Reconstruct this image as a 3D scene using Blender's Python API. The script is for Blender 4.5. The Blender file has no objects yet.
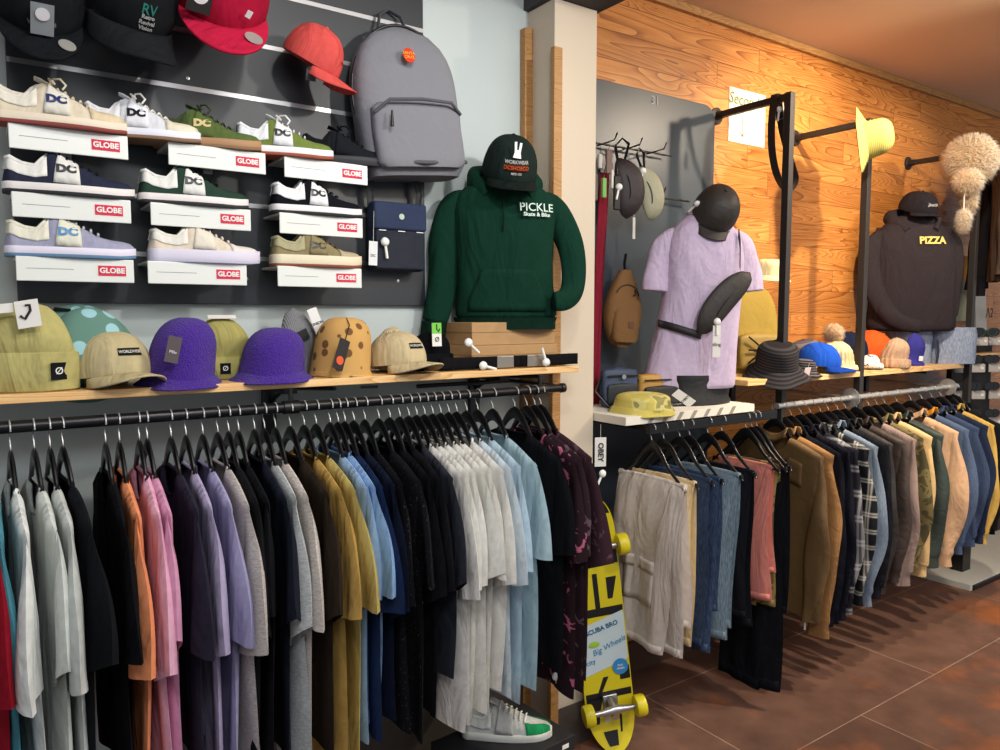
import bpy, math, random
from mathutils import Vector, Matrix, Euler
PI=math.pi; sin=math.sin; cos=math.cos; rad=math.radians
SC=bpy.context.scene; C=SC.collection
# ---------------------------------------------------------------- camera
YAW=rad(34.8); PIT=rad(4.57); FP=751.0; EYE=1.6
FW=Vector((sin(YAW)*cos(PIT),cos(YAW)*cos(PIT),-sin(PIT))); RT=Vector((cos(YAW),-sin(YAW),0)); UP=RT.cross(FW)
cd=bpy.data.cameras.new('camera'); cam=bpy.data.objects.new('camera',cd); C.objects.link(cam)
cd.sensor_width=36; cd.lens=FP/1000*36; cd.clip_start=.05
cam.location=(0,0,EYE); cam.rotation_euler=(PI/2-PIT,0,-YAW); SC.camera=cam
# ---------------------------------------------------------------- world, lights, exposure
w=bpy.data.worlds.new('world'); SC.world=w; w.use_nodes=True
w.node_tree.nodes['Background'].inputs[0].default_value=(.86,.93,1,1); w.node_tree.nodes['Background'].inputs[1].default_value=.5
vs=SC.view_settings; vs.view_transform='Standard'; vs.look='None'; vs.gamma=1; vs.use_curve_mapping=False; vs.exposure=0.0
def lamp(name,typ,loc,tgt,power,col,size=.1,angle=60,blend=.5,sy=None):
    d=bpy.data.lights.new(name,typ); d.energy=power; d.color=col
    if typ=='SPOT': d.spot_size=rad(angle); d.spot_blend=blend; d.shadow_soft_size=size
    elif typ=='AREA':
        d.size=size
        if sy: d.shape='RECTANGLE'; d.size_y=sy
    else: d.shadow_soft_size=size
    o=bpy.data.objects.new(name,d); C.objects.link(o); o.location=loc
    o.rotation_euler=(Vector(tgt)-Vector(loc)).to_track_quat('-Z','Y').to_euler(); return o
NEU=(1,.965,.91); WARM=(1,.84,.64)
lamp('overhead_spot','SPOT',(3.85,.72,2.84),(2.5,2.35,2.1),82,WARM,.05,95,.6)
lamp('overhead_spot','SPOT',(3.02,1.1,2.86),(3.6,2.35,1.7),170,WARM,.035,100,.7)
lamp('overhead_spot','SPOT',(3.6,.5,2.86),(3.1,1.15,.0),200,WARM,.05,88,.6)
lamp('overhead_spot','SPOT',(4.75,.7,2.86),(4.5,2.0,2.3),62,WARM,.05,52,.8)  # extra spot added only to brighten the fur hat
lamp('overhead_spot','SPOT',(1.75,.35,2.62),(1.3,2.2,1.35),62,NEU,.05,100,.8)
lamp('overhead_spot','SPOT',(.75,.55,2.95),(.35,2.2,1.5),85,NEU,.06,110,.8)
lamp('fill_area_light','AREA',(.4,-.3,2.95),(.7,1.6,1.0),54,(.95,.98,1),1.6,sy=.8)  # unseen soft fill added to brighten the left side
lamp('fill_area_light','AREA',(3.0,-.9,2.85),(3.2,1.8,1.0),42,(1,.90,.78),1.8,sy=.8)  # unseen warm fill added for the right side of the room
# ---------------------------------------------------------------- helpers: where a pixel's ray meets a plane of the room
def ray(px,py): return FW+RT*((px-500)/FP)+UP*((375-py)/FP)
def at(px,py,Y):
    r=ray(px,py); return Vector((0,0,EYE))+r*(Y/r.y)
def atz(px,py,Z):
    r=ray(px,py); return Vector((0,0,EYE))+r*((Z-EYE)/r.z)
def Xat(px,Y,py=375): return at(px,py,Y).x
# ---------------------------------------------------------------- materials
def lin(h):
    r=[int(h[i:i+2],16)/255 for i in (0,2,4)]
    return tuple(c/12.92 if c<=.04045 else ((c+.055)/1.055)**2.4 for c in r)+(1,)
MATS={}
def mat(hexc,kind='fabric',rough=None,metal=0,hex2=None,scale=None,emit=0):
    key=(hexc,kind,rough,metal,hex2,scale,emit)
    if key in MATS: return MATS[key]
    m=bpy.data.materials.new(kind+'_'+hexc); m.use_nodes=True; nt=m.node_tree; N=nt.nodes; L=nt.links
    b=N['Principled BSDF']; c=lin(hexc); b.inputs['Base Color'].default_value=c
    R={'fabric':.92,'knit':.95,'plastic':.35,'metal':.35,'leather':.5,'paper':.7,'paint':.8,'fuzzy':1.,'denim':.9,'glass':.05,'cord':.9,'heather':.95,'nylon':.6,'spots':.9,'speck':.9,'plaid':.92,'camo':.9,'floral':.9,'stripe':.9}.get(kind,.6)
    b.inputs['Roughness'].default_value=rough if rough is not None else R
    b.inputs['Metallic'].default_value=metal
    if kind in ('fabric','knit','fuzzy','denim','cord','heather','speck','plaid','camo','floral','stripe'):
        b.inputs['Specular IOR Level'].default_value=.08
        b.inputs['Sheen Weight'].default_value=.0 if kind!='fuzzy' else .12
    if kind=='glass':
        b.inputs['Transmission Weight'].default_value=.9; return MATS.setdefault(key,m)
    tc=N.new('ShaderNodeTexCoord').outputs['Object']
    def noise(s,det=2,dist=0,vec=None):
        n=N.new('ShaderNodeTexNoise'); n.inputs['Scale'].default_value=s; n.inputs['Detail'].default_value=det; n.inputs['Distortion'].default_value=dist
        L.new(vec or tc,n.inputs['Vector']); return n.outputs['Fac']
    def ramp(f,stops,interp='LINEAR'):
        r=N.new('ShaderNodeValToRGB'); r.color_ramp.interpolation=interp
        e=r.color_ramp.elements
        while len(e)<len(stops): e.new(.5)
        for i,(p,cc) in enumerate(stops): e[i].position=p; e[i].color=cc
        L.new(f,r.inputs[0]); return r.outputs[0]
    def bump(f,s,d=.002):
        bn=N.new('ShaderNodeBump'); bn.inputs['Strength'].default_value=s; bn.inputs['Distance'].default_value=d
        L.new(f,bn.inputs['Height']); L.new(bn.outputs[0],b.inputs['Normal'])
    def mul(cc,k): return tuple(min(1,x*k) for x in cc[:3])+(1,)
    def mapping(sx,sy,sz):
        mp=N.new('ShaderNodeMapping'); mp.inputs['Scale'].default_value=(sx,sy,sz); L.new(tc,mp.inputs[0]); return mp.outputs[0]
    c2=lin(hex2) if hex2 else mul(c,1.6)
    if kind=='fabric':
        L.new(ramp(noise(60,3),[(.3,mul(c,.93)),(.7,mul(c,1.05))]),b.inputs['Base Color']); bump(noise(1,3,1.2,mapping(9,9,3.6)),.75,.028)
    elif kind=='nylon':
        bump(noise(22,4,.8),.5,.008)
    elif kind=='knit':
        wv=N.new('ShaderNodeTexWave'); wv.inputs['Scale'].default_value=scale or 60; wv.inputs['Distortion'].default_value=1; wv.bands_direction='X'; L.new(tc,wv.inputs[0])
        L.new(ramp(wv.outputs['Fac'],[(0,mul(c,.8)),(1,mul(c,1.08))]),b.inputs['Base Color']); bump(wv.outputs['Fac'],.6,.003)
    elif kind=='fuzzy':
        f=noise(260,4); L.new(ramp(f,[(.25,mul(c,.75)),(.75,mul(c,1.25))]),b.inputs['Base Color']); bump(f,1,.008)
    elif kind=='fur':
        b.inputs['Subsurface Weight'].default_value=.7; b.inputs['Subsurface Scale'].default_value=.03; b.inputs['Subsurface Radius'].default_value=(1,.9,.7)
    elif kind in('heather','denim'):
        f=noise(1,3,0,mapping(400,400,40) if kind=='denim' else mapping(90,90,420)); L.new(ramp(f,[(.3,mul(c,.72)),(.7,c2 if hex2 else mul(c,1.22))]),b.inputs['Base Color']); bump(noise(18,3),.4,.006)
    elif kind=='cord':
        wv=N.new('ShaderNodeTexWave'); wv.inputs['Scale'].default_value=70; wv.bands_direction='Y'; L.new(tc,wv.inputs[0])
        L.new(ramp(wv.outputs['Fac'],[(0,mul(c,.8)),(1,mul(c,1.1))]),b.inputs['Base Color']); bump(noise(20,4,1),.7,.01)
    elif kind=='spots':
        v=N.new('ShaderNodeTexVoronoi'); v.inputs['Scale'].default_value=scale or 22; v.inputs['Randomness'].default_value=.75; L.new(tc,v.inputs['Vector'])
        L.new(ramp(v.outputs['Distance'],[(.30,c2),(.34,c)]),b.inputs['Base Color'])
    elif kind=='speck':
        L.new(ramp(noise(150,3),[(.64,c),(.76,c2)]),b.inputs['Base Color']); bump(noise(14,3),.35,.006)
    elif kind=='camo':
        L.new(ramp(noise(scale or 14,2,.5),[(.44,c),(.47,c2),(.58,mul(c2,.5))],'CONSTANT'),b.inputs['Base Color'])
    elif kind=='floral':
        L.new(ramp(noise(scale or 24,3,1.5),[(.60,c),(.63,c2)]),b.inputs['Base Color']); bump(noise(14,3),.3,.006)
    elif kind=='stripe':
        wv=N.new('ShaderNodeTexWave'); wv.inputs['Scale'].default_value=scale or 12; wv.bands_direction='Z'; L.new(tc,wv.inputs[0])
        L.new(ramp(wv.outputs['Fac'],[(.45,c),(.55,c2)]),b.inputs['Base Color'])
    elif kind=='plaid':
        outs=[]
        for d in ('Y','Z'):
            wv=N.new('ShaderNodeTexWave'); wv.inputs['Scale'].default_value=scale or 4.2; wv.bands_direction=d; L.new(tc,wv.inputs[0])
            w2=N.new('ShaderNodeTexWave'); w2.inputs['Scale'].default_value=(scale or 4.2)*6; w2.bands_direction=d; L.new(tc,w2.inputs[0])
            a=ramp(wv.outputs['Fac'],[(.72,(0,0,0,1)),(.80,(1,1,1,1))]); a2=ramp(w2.outputs['Fac'],[(.35,(.25,.25,.25,1)),(.55,(1,1,1,1))])
            mm=N.new('ShaderNodeMath'); mm.operation='MULTIPLY'; L.new(a,mm.inputs[0]); L.new(a2,mm.inputs[1]); outs.append(mm.outputs[0])
        ad=N.new('ShaderNodeMath'); ad.operation='ADD'; L.new(outs[0],ad.inputs[0]); L.new(outs[1],ad.inputs[1])
        h=N.new('ShaderNodeMath'); h.operation='MULTIPLY'; h.inputs[1].default_value=.55; L.new(ad.outputs[0],h.inputs[0])
        L.new(ramp(h.outputs[0],[(0,c),(1,c2)]),b.inputs['Base Color'])
    elif kind=='card':
        L.new(ramp(noise(8,3,2,mapping(1,12,1)),[(.3,mul(c,.9)),(.7,mul(c,1.06))]),b.inputs['Base Color'])
    elif kind=='paint':
        bump(noise(40,4),.12,.004)
    elif kind=='leather': bump(noise(120,3),.2,.001)
    if emit: b.inputs['Emission Color'].default_value=c; b.inputs['Emission Strength'].default_value=emit
    MATS[key]=m; return m
def wood_mat(name,ca,cb,cc,plank=0,gs=1.0,knots=True,rough=.5,line=None):
    m=bpy.data.materials.new(name); m.use_nodes=True; nt=m.node_tree; N=nt.nodes; L=nt.links; b=N['Principled BSDF']; b.inputs['Roughness'].default_value=rough
    tc=N.new('ShaderNodeTexCoord').outputs['Object']
    sep=N.new('ShaderNodeSeparateXYZ'); L.new(tc,sep.inputs[0])
    def math(op,a,bb=None,cst=None):
        n=N.new('ShaderNodeMath'); n.operation=op
        L.new(a,n.inputs[0]) if hasattr(a,'links') else setattr(n.inputs[0],'default_value',a)
        if bb is not None:
            L.new(bb,n.inputs[1]) if hasattr(bb,'links') else setattr(n.inputs[1],'default_value',bb)
        return n.outputs[0]
    if plank:
        row=math('FLOOR',math('DIVIDE',sep.outputs[2],plank))
        wn=N.new('ShaderNodeTexWhiteNoise'); wn.noise_dimensions='1D'; L.new(row,wn.inputs['W'])
        xs=math('ADD',sep.outputs[0],math('MULTIPLY',wn.outputs['Value'],7.3))
        bx=math('FLOOR',math('DIVIDE',xs,1.55))
        w2=N.new('ShaderNodeTexWhiteNoise'); w2.noise_dimensions='2D'
        cb2=N.new('ShaderNodeCombineXYZ'); L.new(row,cb2.inputs[0]); L.new(bx,cb2.inputs[1]); L.new(cb2.outputs[0],w2.inputs['Vector'])
        off=math('MULTIPLY',w2.outputs['Value'],37.)
    else: off=None
    cmb=N.new('ShaderNodeCombineXYZ')
    L.new(math('ADD',math('MULTIPLY',sep.outputs[0],.65*gs),off if off is not None else 0.),cmb.inputs[0])
    L.new(math('MULTIPLY',sep.outputs[1],7*gs),cmb.inputs[1]); L.new(math('MULTIPLY',sep.outputs[2],7*gs),cmb.inputs[2])
    n1=N.new('ShaderNodeTexNoise'); n1.inputs['Scale'].default_value=1.1; n1.inputs['Detail'].default_value=1.5; n1.inputs['Distortion'].default_value=.6; L.new(cmb.outputs[0],n1.inputs['Vector'])
    fr=math('FRACT',math('MULTIPLY',n1.outputs['Fac'],30.))
    n2=N.new('ShaderNodeTexNoise'); n2.inputs['Scale'].default_value=14; n2.inputs['Detail'].default_value=4; L.new(cmb.outputs[0],n2.inputs['Vector'])
    r=N.new('ShaderNodeValToRGB'); e=r.color_ramp.elements; e[0].position=0; e[0].color=lin(ca); e[1].position=.75; e[1].color=lin(cb); x=e.new(1); x.color=lin(cc); L.new(fr,r.inputs[0])
    def mixc(f,a,bc,mode='MULTIPLY'):
        mx=N.new('ShaderNodeMix'); mx.data_type='RGBA'; mx.blend_type=mode
        L.new(f,mx.inputs[0]) if hasattr(f,'links') else setattr(mx.inputs[0],'default_value',f)
        L.new(a,mx.inputs[6]); 
        L.new(bc,mx.inputs[7]) if hasattr(bc,'links') else setattr(mx.inputs[7],'default_value',bc)
        return mx.outputs[2]
    col=mixc(.5,r.outputs[0],n2.outputs['Fac'],'SOFT_LIGHT')
    if plank:
        rr=N.new('ShaderNodeValToRGB'); rr.color_ramp.elements[0].color=(.72,.66,.6,1); rr.color_ramp.elements[1].color=(1.05,1.05,1.05,1); L.new(w2.outputs['Value'],rr.inputs[0])
        col=mixc(1.,col,rr.outputs[0])
        fz=math('FRACT',math('DIVIDE',sep.outputs[2],plank)); gz=math('LESS_THAN',fz,.022)
        fx=math('FRACT',math('DIVIDE',xs,1.55)); gx=math('LESS_THAN',fx,.0018)
        g=math('MAXIMUM',gz,gx); col=mixc(g,col,lin(line or '4a2a10'),'MIX')
        if knots:
            v=N.new('ShaderNodeTexVoronoi'); v.inputs['Scale'].default_value=1
            cm=N.new('ShaderNodeCombineXYZ'); L.new(math('MULTIPLY',sep.outputs[0],2.2),cm.inputs[0]); L.new(math('MULTIPLY',sep.outputs[2],4.2),cm.inputs[2]); L.new(cm.outputs[0],v.inputs['Vector'])
            k=N.new('ShaderNodeValToRGB'); k.color_ramp.elements[0].position=.035; k.color_ramp.elements[0].color=(1,1,1,1); k.color_ramp.elements[1].position=.10; k.color_ramp.elements[1].color=(0,0,0,1); L.new(v.outputs['Distance'],k.inputs[0])
            kf=math('MULTIPLY',k.outputs[0],.85); col=mixc(kf,col,lin('6a2e12'),'MIX')
        bn=N.new('ShaderNodeBump'); bn.inputs['Strength'].default_value=.5; bn.inputs['Distance'].default_value=.004; bn.invert=True; L.new(g,bn.inputs['Height']); L.new(bn.outputs[0],b.inputs['Normal'])
    L.new(col,b.inputs['Base Color']); return m
# ---------------------------------------------------------------- mesh helpers
class M:
    def __init__(s): s.v=[]; s.f=[]
    def box(s,x0,x1,y0,y1,z0,z1,T=None):
        i=len(s.v); P=[(x,y,z) for z in (z0,z1) for y in (y0,y1) for x in (x0,x1)]
        if T: P=[T(Vector(p)) for p in P]
        s.v+=[tuple(p) for p in P]
        s.f+=[tuple(i+k for k in q) for q in ((0,2,3,1),(4,5,7,6),(0,1,5,4),(2,6,7,3),(0,4,6,2),(1,3,7,5))]; return s
    def loft(s,rings,caps=True,closed=True):
        i=len(s.v); n=len(rings[0])
        for r in rings: s.v+=[tuple(p) for p in r]
        for a in range(len(rings)-1):
            for k in range(n if closed else n-1):
                k2=(k+1)%n; s.f.append((i+a*n+k,i+a*n+k2,i+(a+1)*n+k2,i+(a+1)*n+k))
        if caps and closed:
            s.f.append(tuple(i+k for k in reversed(range(n)))); s.f.append(tuple(i+(len(rings)-1)*n+k for k in range(n)))
        return s
    def tube(s,path,r,n=8,caps=True,flat=1.0,closed=False,side=None):
        P=[Vector(p) for p in path]; R=r if isinstance(r,(list,tuple)) else [r]*len(P); rings=[]
        ref=Vector(side) if side else None
        for k,p in enumerate(P):
            if closed: t=(P[(k+1)%len(P)]-P[k-1])
            else: t=(P[min(k+1,len(P)-1)]-P[max(k-1,0)])
            t=t.normalized() if t.length>1e-9 else Vector((0,0,1))
            if ref is None: ref=Vector((0,0,1)) if abs(t.z)<.9 else Vector((1,0,0))
            u=ref-t*ref.dot(t)
            if u.length<1e-6: u=t.orthogonal()
            u.normalize(); v=t.cross(u)
            if not side: ref=u
            rings.append([p+u*(R[k]*cos(2*PI*j/n))+v*(R[k]*flat*sin(2*PI*j/n)) for j in range(n)])
        if closed: rings.append(rings[0]); return s.loft(rings,False)
        return s.loft(rings,caps)
    def lathe(s,prof,n=24,sx=1,sy=1,c=(0,0,0),mod=None):
        rings=[]
        for (r,z) in prof:
            ring=[]
            for j in range(n):
                a=2*PI*j/n; q=r*(mod(a,z) if mod else 1)
                ring.append((c[0]+q*sx*cos(a),c[1]+q*sy*sin(a),c[2]+z))
            rings.append(ring)
        return s.loft(rings,True)
    def grid(s,fn,nu,nv):
        i=len(s.v)
        for a in range(nu+1):
            for b in range(nv+1): s.v.append(tuple(fn(a/nu,b/nv)))
        for a in range(nu):
            for b in range(nv):
                q=i+a*(nv+1)+b; s.f.append((q,q+nv+1,q+nv+2,q+1))
        return s
    def prism(s,poly,y0,y1):     # outline in x,z extruded along y
        i=len(s.v); n=len(poly)
        s.v+=[(p[0],y0,p[1]) for p in poly]+[(p[0],y1,p[1]) for p in poly]
        s.f.append(tuple(range(i,i+n))); s.f.append(tuple(i+n+k for k in reversed(range(n))))
        for k in range(n): k2=(k+1)%n; s.f.append((i+k,i+n+k,i+n+k2,i+k2))
        return s
    def map(s,fn): s.v=[tuple(fn(Vector(p))) for p in s.v]; return s
    def join(s,o): i=len(s.v); s.v+=o.v; s.f+=[tuple(i+k for k in q) for q in o.f]; return s
    def build(s,name,m,parent=None,smooth=True,bevel=0,solid=0,sub=0,loc=None,rot=None,offset=-1):
        me=bpy.data.meshes.new(name); me.from_pydata(s.v,[],s.f); me.update()
        import bmesh as _b
        bm=_b.new(); bm.from_mesh(me); _b.ops.remove_doubles(bm,verts=bm.verts,dist=1e-5); _b.ops.recalc_face_normals(bm,faces=bm.faces); bm.to_mesh(me); bm.free()
        if smooth: 
            me.polygons.foreach_set('use_smooth',[True]*len(me.polygons))
        me.materials.append(m); o=bpy.data.objects.new(name,me); C.objects.link(o)
        if smooth and not sub: 
            try: me.set_sharp_from_angle(angle=rad(50))
            except Exception: pass
        if solid: q=o.modifiers.new('solid','SOLIDIFY'); q.thickness=solid; q.offset=offset
        if bevel: q=o.modifiers.new('bevel','BEVEL'); q.width=bevel; q.segments=3; q.limit_method='ANGLE'
        if sub: q=o.modifiers.new('sub','SUBSURF'); q.levels=sub; q.render_levels=sub
        if parent is not None: o.parent=parent
        if loc is not None: o.location=loc
        if rot is not None: o.rotation_euler=rot
        return o
def B(x0,x1,y0,y1,z0,z1): return M().box(x0,x1,y0,y1,z0,z1)
def tag(o,label,cat,group=None,kind=None):
    if label: o['label']=label
    if cat: o['category']=cat
    if group: o['group']=group
    if kind: o['kind']=kind
    return o
def thing(name,label,cat,loc=(0,0,0),rot=(0,0,0),group=None,scale=None):
    o=bpy.data.objects.new(name,None); C.objects.link(o); o.location=loc; o.rotation_euler=rot; o.empty_display_size=.05
    if scale: o.scale=(scale,)*3
    return tag(o,label,cat,group)
def struct(name,m,mt,**k): o=m.build(name,mt,**k); o['kind']='structure'; return o
def copy_tree(o,parent=None):
    c=o.copy(); C.objects.link(c)
    if parent is not None: c.parent=parent
    for ch in list(o.children): copy_tree(ch,c)
    return c
def text(s,size,parent,loc,mt,name='lettering',rot=(PI/2,0,0),depth=.0008,fn=None,sx=1,bold=0,align='CENTER',shear=0):
    cu=bpy.data.curves.new('t','FONT'); cu.body=s; cu.size=size; cu.extrude=depth; cu.align_x=align; cu.align_y='CENTER'; cu.offset=bold; cu.shear=shear; cu.resolution_u=3
    o=bpy.data.objects.new('t',cu); C.objects.link(o); dg=bpy.context.evaluated_depsgraph_get(); me=bpy.data.meshes.new_from_object(o.evaluated_get(dg)); bpy.data.objects.remove(o)
    me.name=name; me.materials.clear(); me.materials.append(mt)
    Rm=Euler(rot).to_matrix()
    for v in me.vertices:
        p=Rm@Vector((v.co.x*sx,v.co.y,v.co.z))
        v.co=(fn(p) if fn else p)
    q=bpy.data.objects.new(name,me); C.objects.link(q); q.parent=parent; q.location=loc; return q
def ell(rx,ry,n,z,cx=0,cy=0,pw=1.0,rip=None):
    R=[]
    for j in range(n):
        a=2*PI*j/n; c=cos(a); s_=sin(a); k=1+(rip(a) if rip else 0)
        R.append((cx+rx*k*math.copysign(abs(c)**pw,c),cy+ry*k*math.copysign(abs(s_)**pw,s_),z))
    return R
BLACK=mat('16161a','fabric'); BLK=mat('101013','plastic'); WHT=mat('e8e8e4','plastic'); METAL=mat('b8b8ba','metal',metal=1); DMETAL=mat('3c3a3a','metal',rough=.45,metal=.6)
PAPER=mat('e9eae6','paper'); REDP=mat('d01f45','paper'); GREYM=mat('55585c','metal',metal=.7)
# ================================================================ THE SETTING
PINE=wood_mat('pine_planks','dc9850','c8813a','9c5a26',plank=.115,rough=.42,line='7a4212')
SHELFW=wood_mat('shelf_wood','ecc58c','dfb276','c4935a',gs=.9,rough=.5)
BEAMW=wood_mat('strip_wood','b98a52','a87a45','8c6236',gs=1.6)
WALLM=mat('bcc6c6','paint'); PILM=mat('cfc1ad','paint')
def floor_mat():
    m=bpy.data.materials.new('slate_tiles'); m.use_nodes=True; nt=m.node_tree; N=nt.nodes; L=nt.links; b=N['Principled BSDF']
    tc=N.new('ShaderNodeTexCoord').outputs['Object']
    mp=N.new('ShaderNodeMapping'); mp.inputs['Location'].default_value=(.16,.25,0); L.new(tc,mp.inputs[0])
    br=N.new('ShaderNodeTexBrick'); br.offset=.5; br.inputs['Scale'].default_value=1; br.inputs['Brick Width'].default_value=1.2; br.inputs['Row Height'].default_value=.6; br.inputs['Mortar Size'].default_value=.0022
    br.inputs['Color1'].default_value=lin('735548'); br.inputs['Color2'].default_value=lin('674a3f'); br.inputs['Mortar'].default_value=lin('a58f7e'); br.inputs['Bias'].default_value=0
    L.new(mp.outputs[0],br.inputs['Vector'])
    n=N.new('ShaderNodeTexNoise'); n.inputs['Scale'].default_value=1.9; n.inputs['Detail'].default_value=6; n.inputs['Roughness'].default_value=.6; L.new(tc,n.inputs['Vector'])
    r=N.new('ShaderNodeValToRGB'); r.color_ramp.elements[0].position=.55; r.color_ramp.elements[0].color=(0,0,0,1); r.color_ramp.elements[1].position=.72; r.color_ramp.elements[1].color=(.85,.85,.85,1); L.new(n.outputs['Fac'],r.inputs[0])
    mx=N.new('ShaderNodeMix'); mx.data_type='RGBA'; L.new(r.outputs[0],mx.inputs[0]); L.new(br.outputs['Color'],mx.inputs[6]); mx.inputs[7].default_value=lin('a8602e')
    n2=N.new('ShaderNodeTexNoise'); n2.inputs['Scale'].default_value=7; n2.inputs['Detail'].default_value=6; L.new(tc,n2.inputs['Vector'])
    m2=N.new('ShaderNodeMix'); m2.data_type='RGBA'; m2.blend_type='OVERLAY'; m2.inputs[0].default_value=.6; L.new(mx.outputs[2],m2.inputs[6]); L.new(n2.outputs['Fac'],m2.inputs[7])
    L.new(m2.outputs[2],b.inputs['Base Color']); b.inputs['Roughness'].default_value=.5
    bn=N.new('ShaderNodeBump'); bn.inputs['Strength'].default_value=.25; bn.inputs['Distance'].default_value=.01; L.new(n2.outputs['Fac'],bn.inputs['Height']); L.new(bn.outputs[0],b.inputs['Normal'])
    return m
struct('floor',B(-3,8,-3,2.5,-.1,0),floor_mat(),smooth=False)
struct('ceiling',B(-3,8,-3,2.5,2.96,3.06),mat('dcbfa4','paint'),smooth=False)
struct('wall_left',B(-3,1.65,2.2,2.35,0,2.96),WALLM,smooth=False)
struct('wall_middle',B(1.65,1.84,2.05,2.35,0,2.665),PILM,smooth=False)
struct('wall_right',B(1.84,8,2.35,2.5,0,2.96),PINE,smooth=False)
struct('trim_1',B(1.615,1.65,2.17,2.2,0,2.6),BEAMW,smooth=False,bevel=.002)
struct('trim_2',B(1.632,1.668,2.028,2.05,0,2.5),BEAMW,smooth=False,bevel=.002)
struct('trim_3',B(1.63,1.86,-3,2.35,2.667,2.96),mat('3d383a','paint'),smooth=False)
struct('trim_4',M().prism([(1.86,2.96),(8,2.96),(8,2.925),(1.86,2.925)],2.325,2.35),BEAMW,smooth=False,bevel=.003)
struct('baseboard_left',B(-3,1.60,2.175,2.2,0,.42),mat('4a423c','paint'),smooth=False)
struct('baseboard_middle',B(1.655,1.835,2.042,2.05,0,.16),mat('4a423c','paint'),smooth=False)
struct('baseboard_right',B(1.84,8,2.335,2.35,0,.14),mat('4a3023','paint'),smooth=False)
# ---------------------------------------------------------------- slatwall
t=thing('slatwall_panel','dark grey slatted display panel holding shoes on the white wall','display panel',(0,2.2,0))
B(.085,1.215,-.022,0,1.63,2.95).build('panel_board',mat('262a30','plastic',rough=.42),t,smooth=False,bevel=.002)
for k in range(8):
    z=1.76+.149*k; B(.086,1.214,-.0235,-.0215,z-.006,z+.006).build('groove_strip',METAL,t,smooth=False)
for (x,z) in ((Xat(198,2.17),at(198,79,2.17).z),(Xat(250,2.17),at(250,279,2.17).z),(Xat(400,2.17),at(400,281,2.17).z)):
    M().lathe([(.0,0),(.006,.0),(.005,.002),(0,.003)],10).map(lambda p:Vector((x+p.x,-.022-p.z,z+p.y))).build('screw',METAL,t)
# ---------------------------------------------------------------- left shelf, rail
t=thing('wall_shelf','long pale wooden wall shelf above the left clothes rail','shelf',(0,0,0))
B(-.6,1.64,1.9,2.2,1.411,1.431).build('shelf_board',SHELFW,t,smooth=False,bevel=.0015)
for px in (290,505):
    x=Xat(px,2.0); br=M().box(x-.02,x+.02,2.0,2.196,1.385,1.411).box(x-.02,x+.02,2.18,2.196,1.25,1.41)
    br.build('bracket',BLK,t,smooth=False,bevel=.002)
    M().tube([(x+.1,1.93,1.400),(x+.02,2.10,1.392),(x,2.19,1.34)],.006,8).build('brace',BLK,t)
RZ=1.364; RY=1.88
t=thing('clothes_rail','black pipe clothes rail below the left shelf','clothes rail',(0,0,0))
M().tube([(-.6,RY,RZ),(1.545,RY,RZ)],.0135,16).build('pipe',mat('131317','metal',rough=.35,metal=.3),t)
M().tube([(1.545,RY,RZ),(1.56,RY,RZ)],.0155,16).build('end_cap',BLK,t)
for px in (290,540):
    x=Xat(px,RY); M().tube([(x,RY,RZ+.012),(x,RY,1.411)],.006,10).build('hanging_rod',BLK,t)
    M().tube([(x-.02,RY,RZ),(x+.02,RY,RZ)],.0175,14).build('collar',BLK,t)
M().tube([(1.15,2.12,1.372),(1.52,2.12,1.372)],.007,10).build('rear_bar',BLK,t)
M().tube([(1.52,RY,1.372),(1.52,2.12,1.372),(1.52,2.196,1.372)],.007,10).build('rear_bar',BLK,t)
# ---------------------------------------------------------------- shoe shelves with GLOBE cards
WHC=mat('dfe3df','plastic',rough=.3)
def shoe_shelf(x0,x1,ztop,desc,slope=.0):
    t=thing('shoe_shelf',desc,'shoe shelf',((x0+x1)/2,2.04,ztop),group='shoe shelves on the slatted panel'); w=(x1-x0)/2
    B(-w,w,0,.135,-.006,0).build('shelf_plate',mat('c8ccc8','plastic',rough=.3),t,smooth=False,bevel=.001)
    c=M().prism([(-w+.004*cos(a)*0+dx,dz) for a,dx,dz in ((0,0,-.056),(0,2*w,-.056),(0,2*w,0),(0,0,0))],-.004,0).build('front_card',WHC,t,smooth=False,bevel=.002)
    B(w-.078,w-.018,-.0055,-.0035,-.040,-.016).build('logo_panel',REDP,c,smooth=False)
    text('GLOBE',.0175,c,(w-.048,-.0062,-.028),WHT,bold=.0006)
    B(-w+.02,-w+.115,-.0046,-.0038,-.0275,-.0265).build('printed_line',mat('6d706e','paper'),c,smooth=False)
    B(-.012,.012,.11,.138,-.05,-.004).build('clip',METAL,t,smooth=False)
    return t
CD=[(8,127,129,'top row, leftmost, under the cream shoe'),(168,265,152,'top row, second card, under the olive shoe'),(284,367,168,'top row rightmost, under the green and white shoe'),
    (11,130,192,'middle row, leftmost, under the navy shoe'),(150,250,203,'middle row, under the dark green shoe'),(279,362,213,'middle row, rightmost, under the black shoe'),
    (15,133,252,'bottom row, leftmost, under the lilac shoe'),(147,246,258,'bottom row, under the chunky shoe'),(277,361,264,'bottom row, rightmost, under the olive runner')]
CARDX=[]
for (a,b_,py,d) in CD:
    z={0:2.030,1:1.878,2:1.734}[CD.index((a,b_,py,d))//3]
    x0=Xat(a,2.04,py); x1=Xat(b_,2.04,py); CARDX.append((x0,x1,z)); shoe_shelf(x0,x1,z,'white shelf card with red GLOBE mark, '+d)
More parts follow.
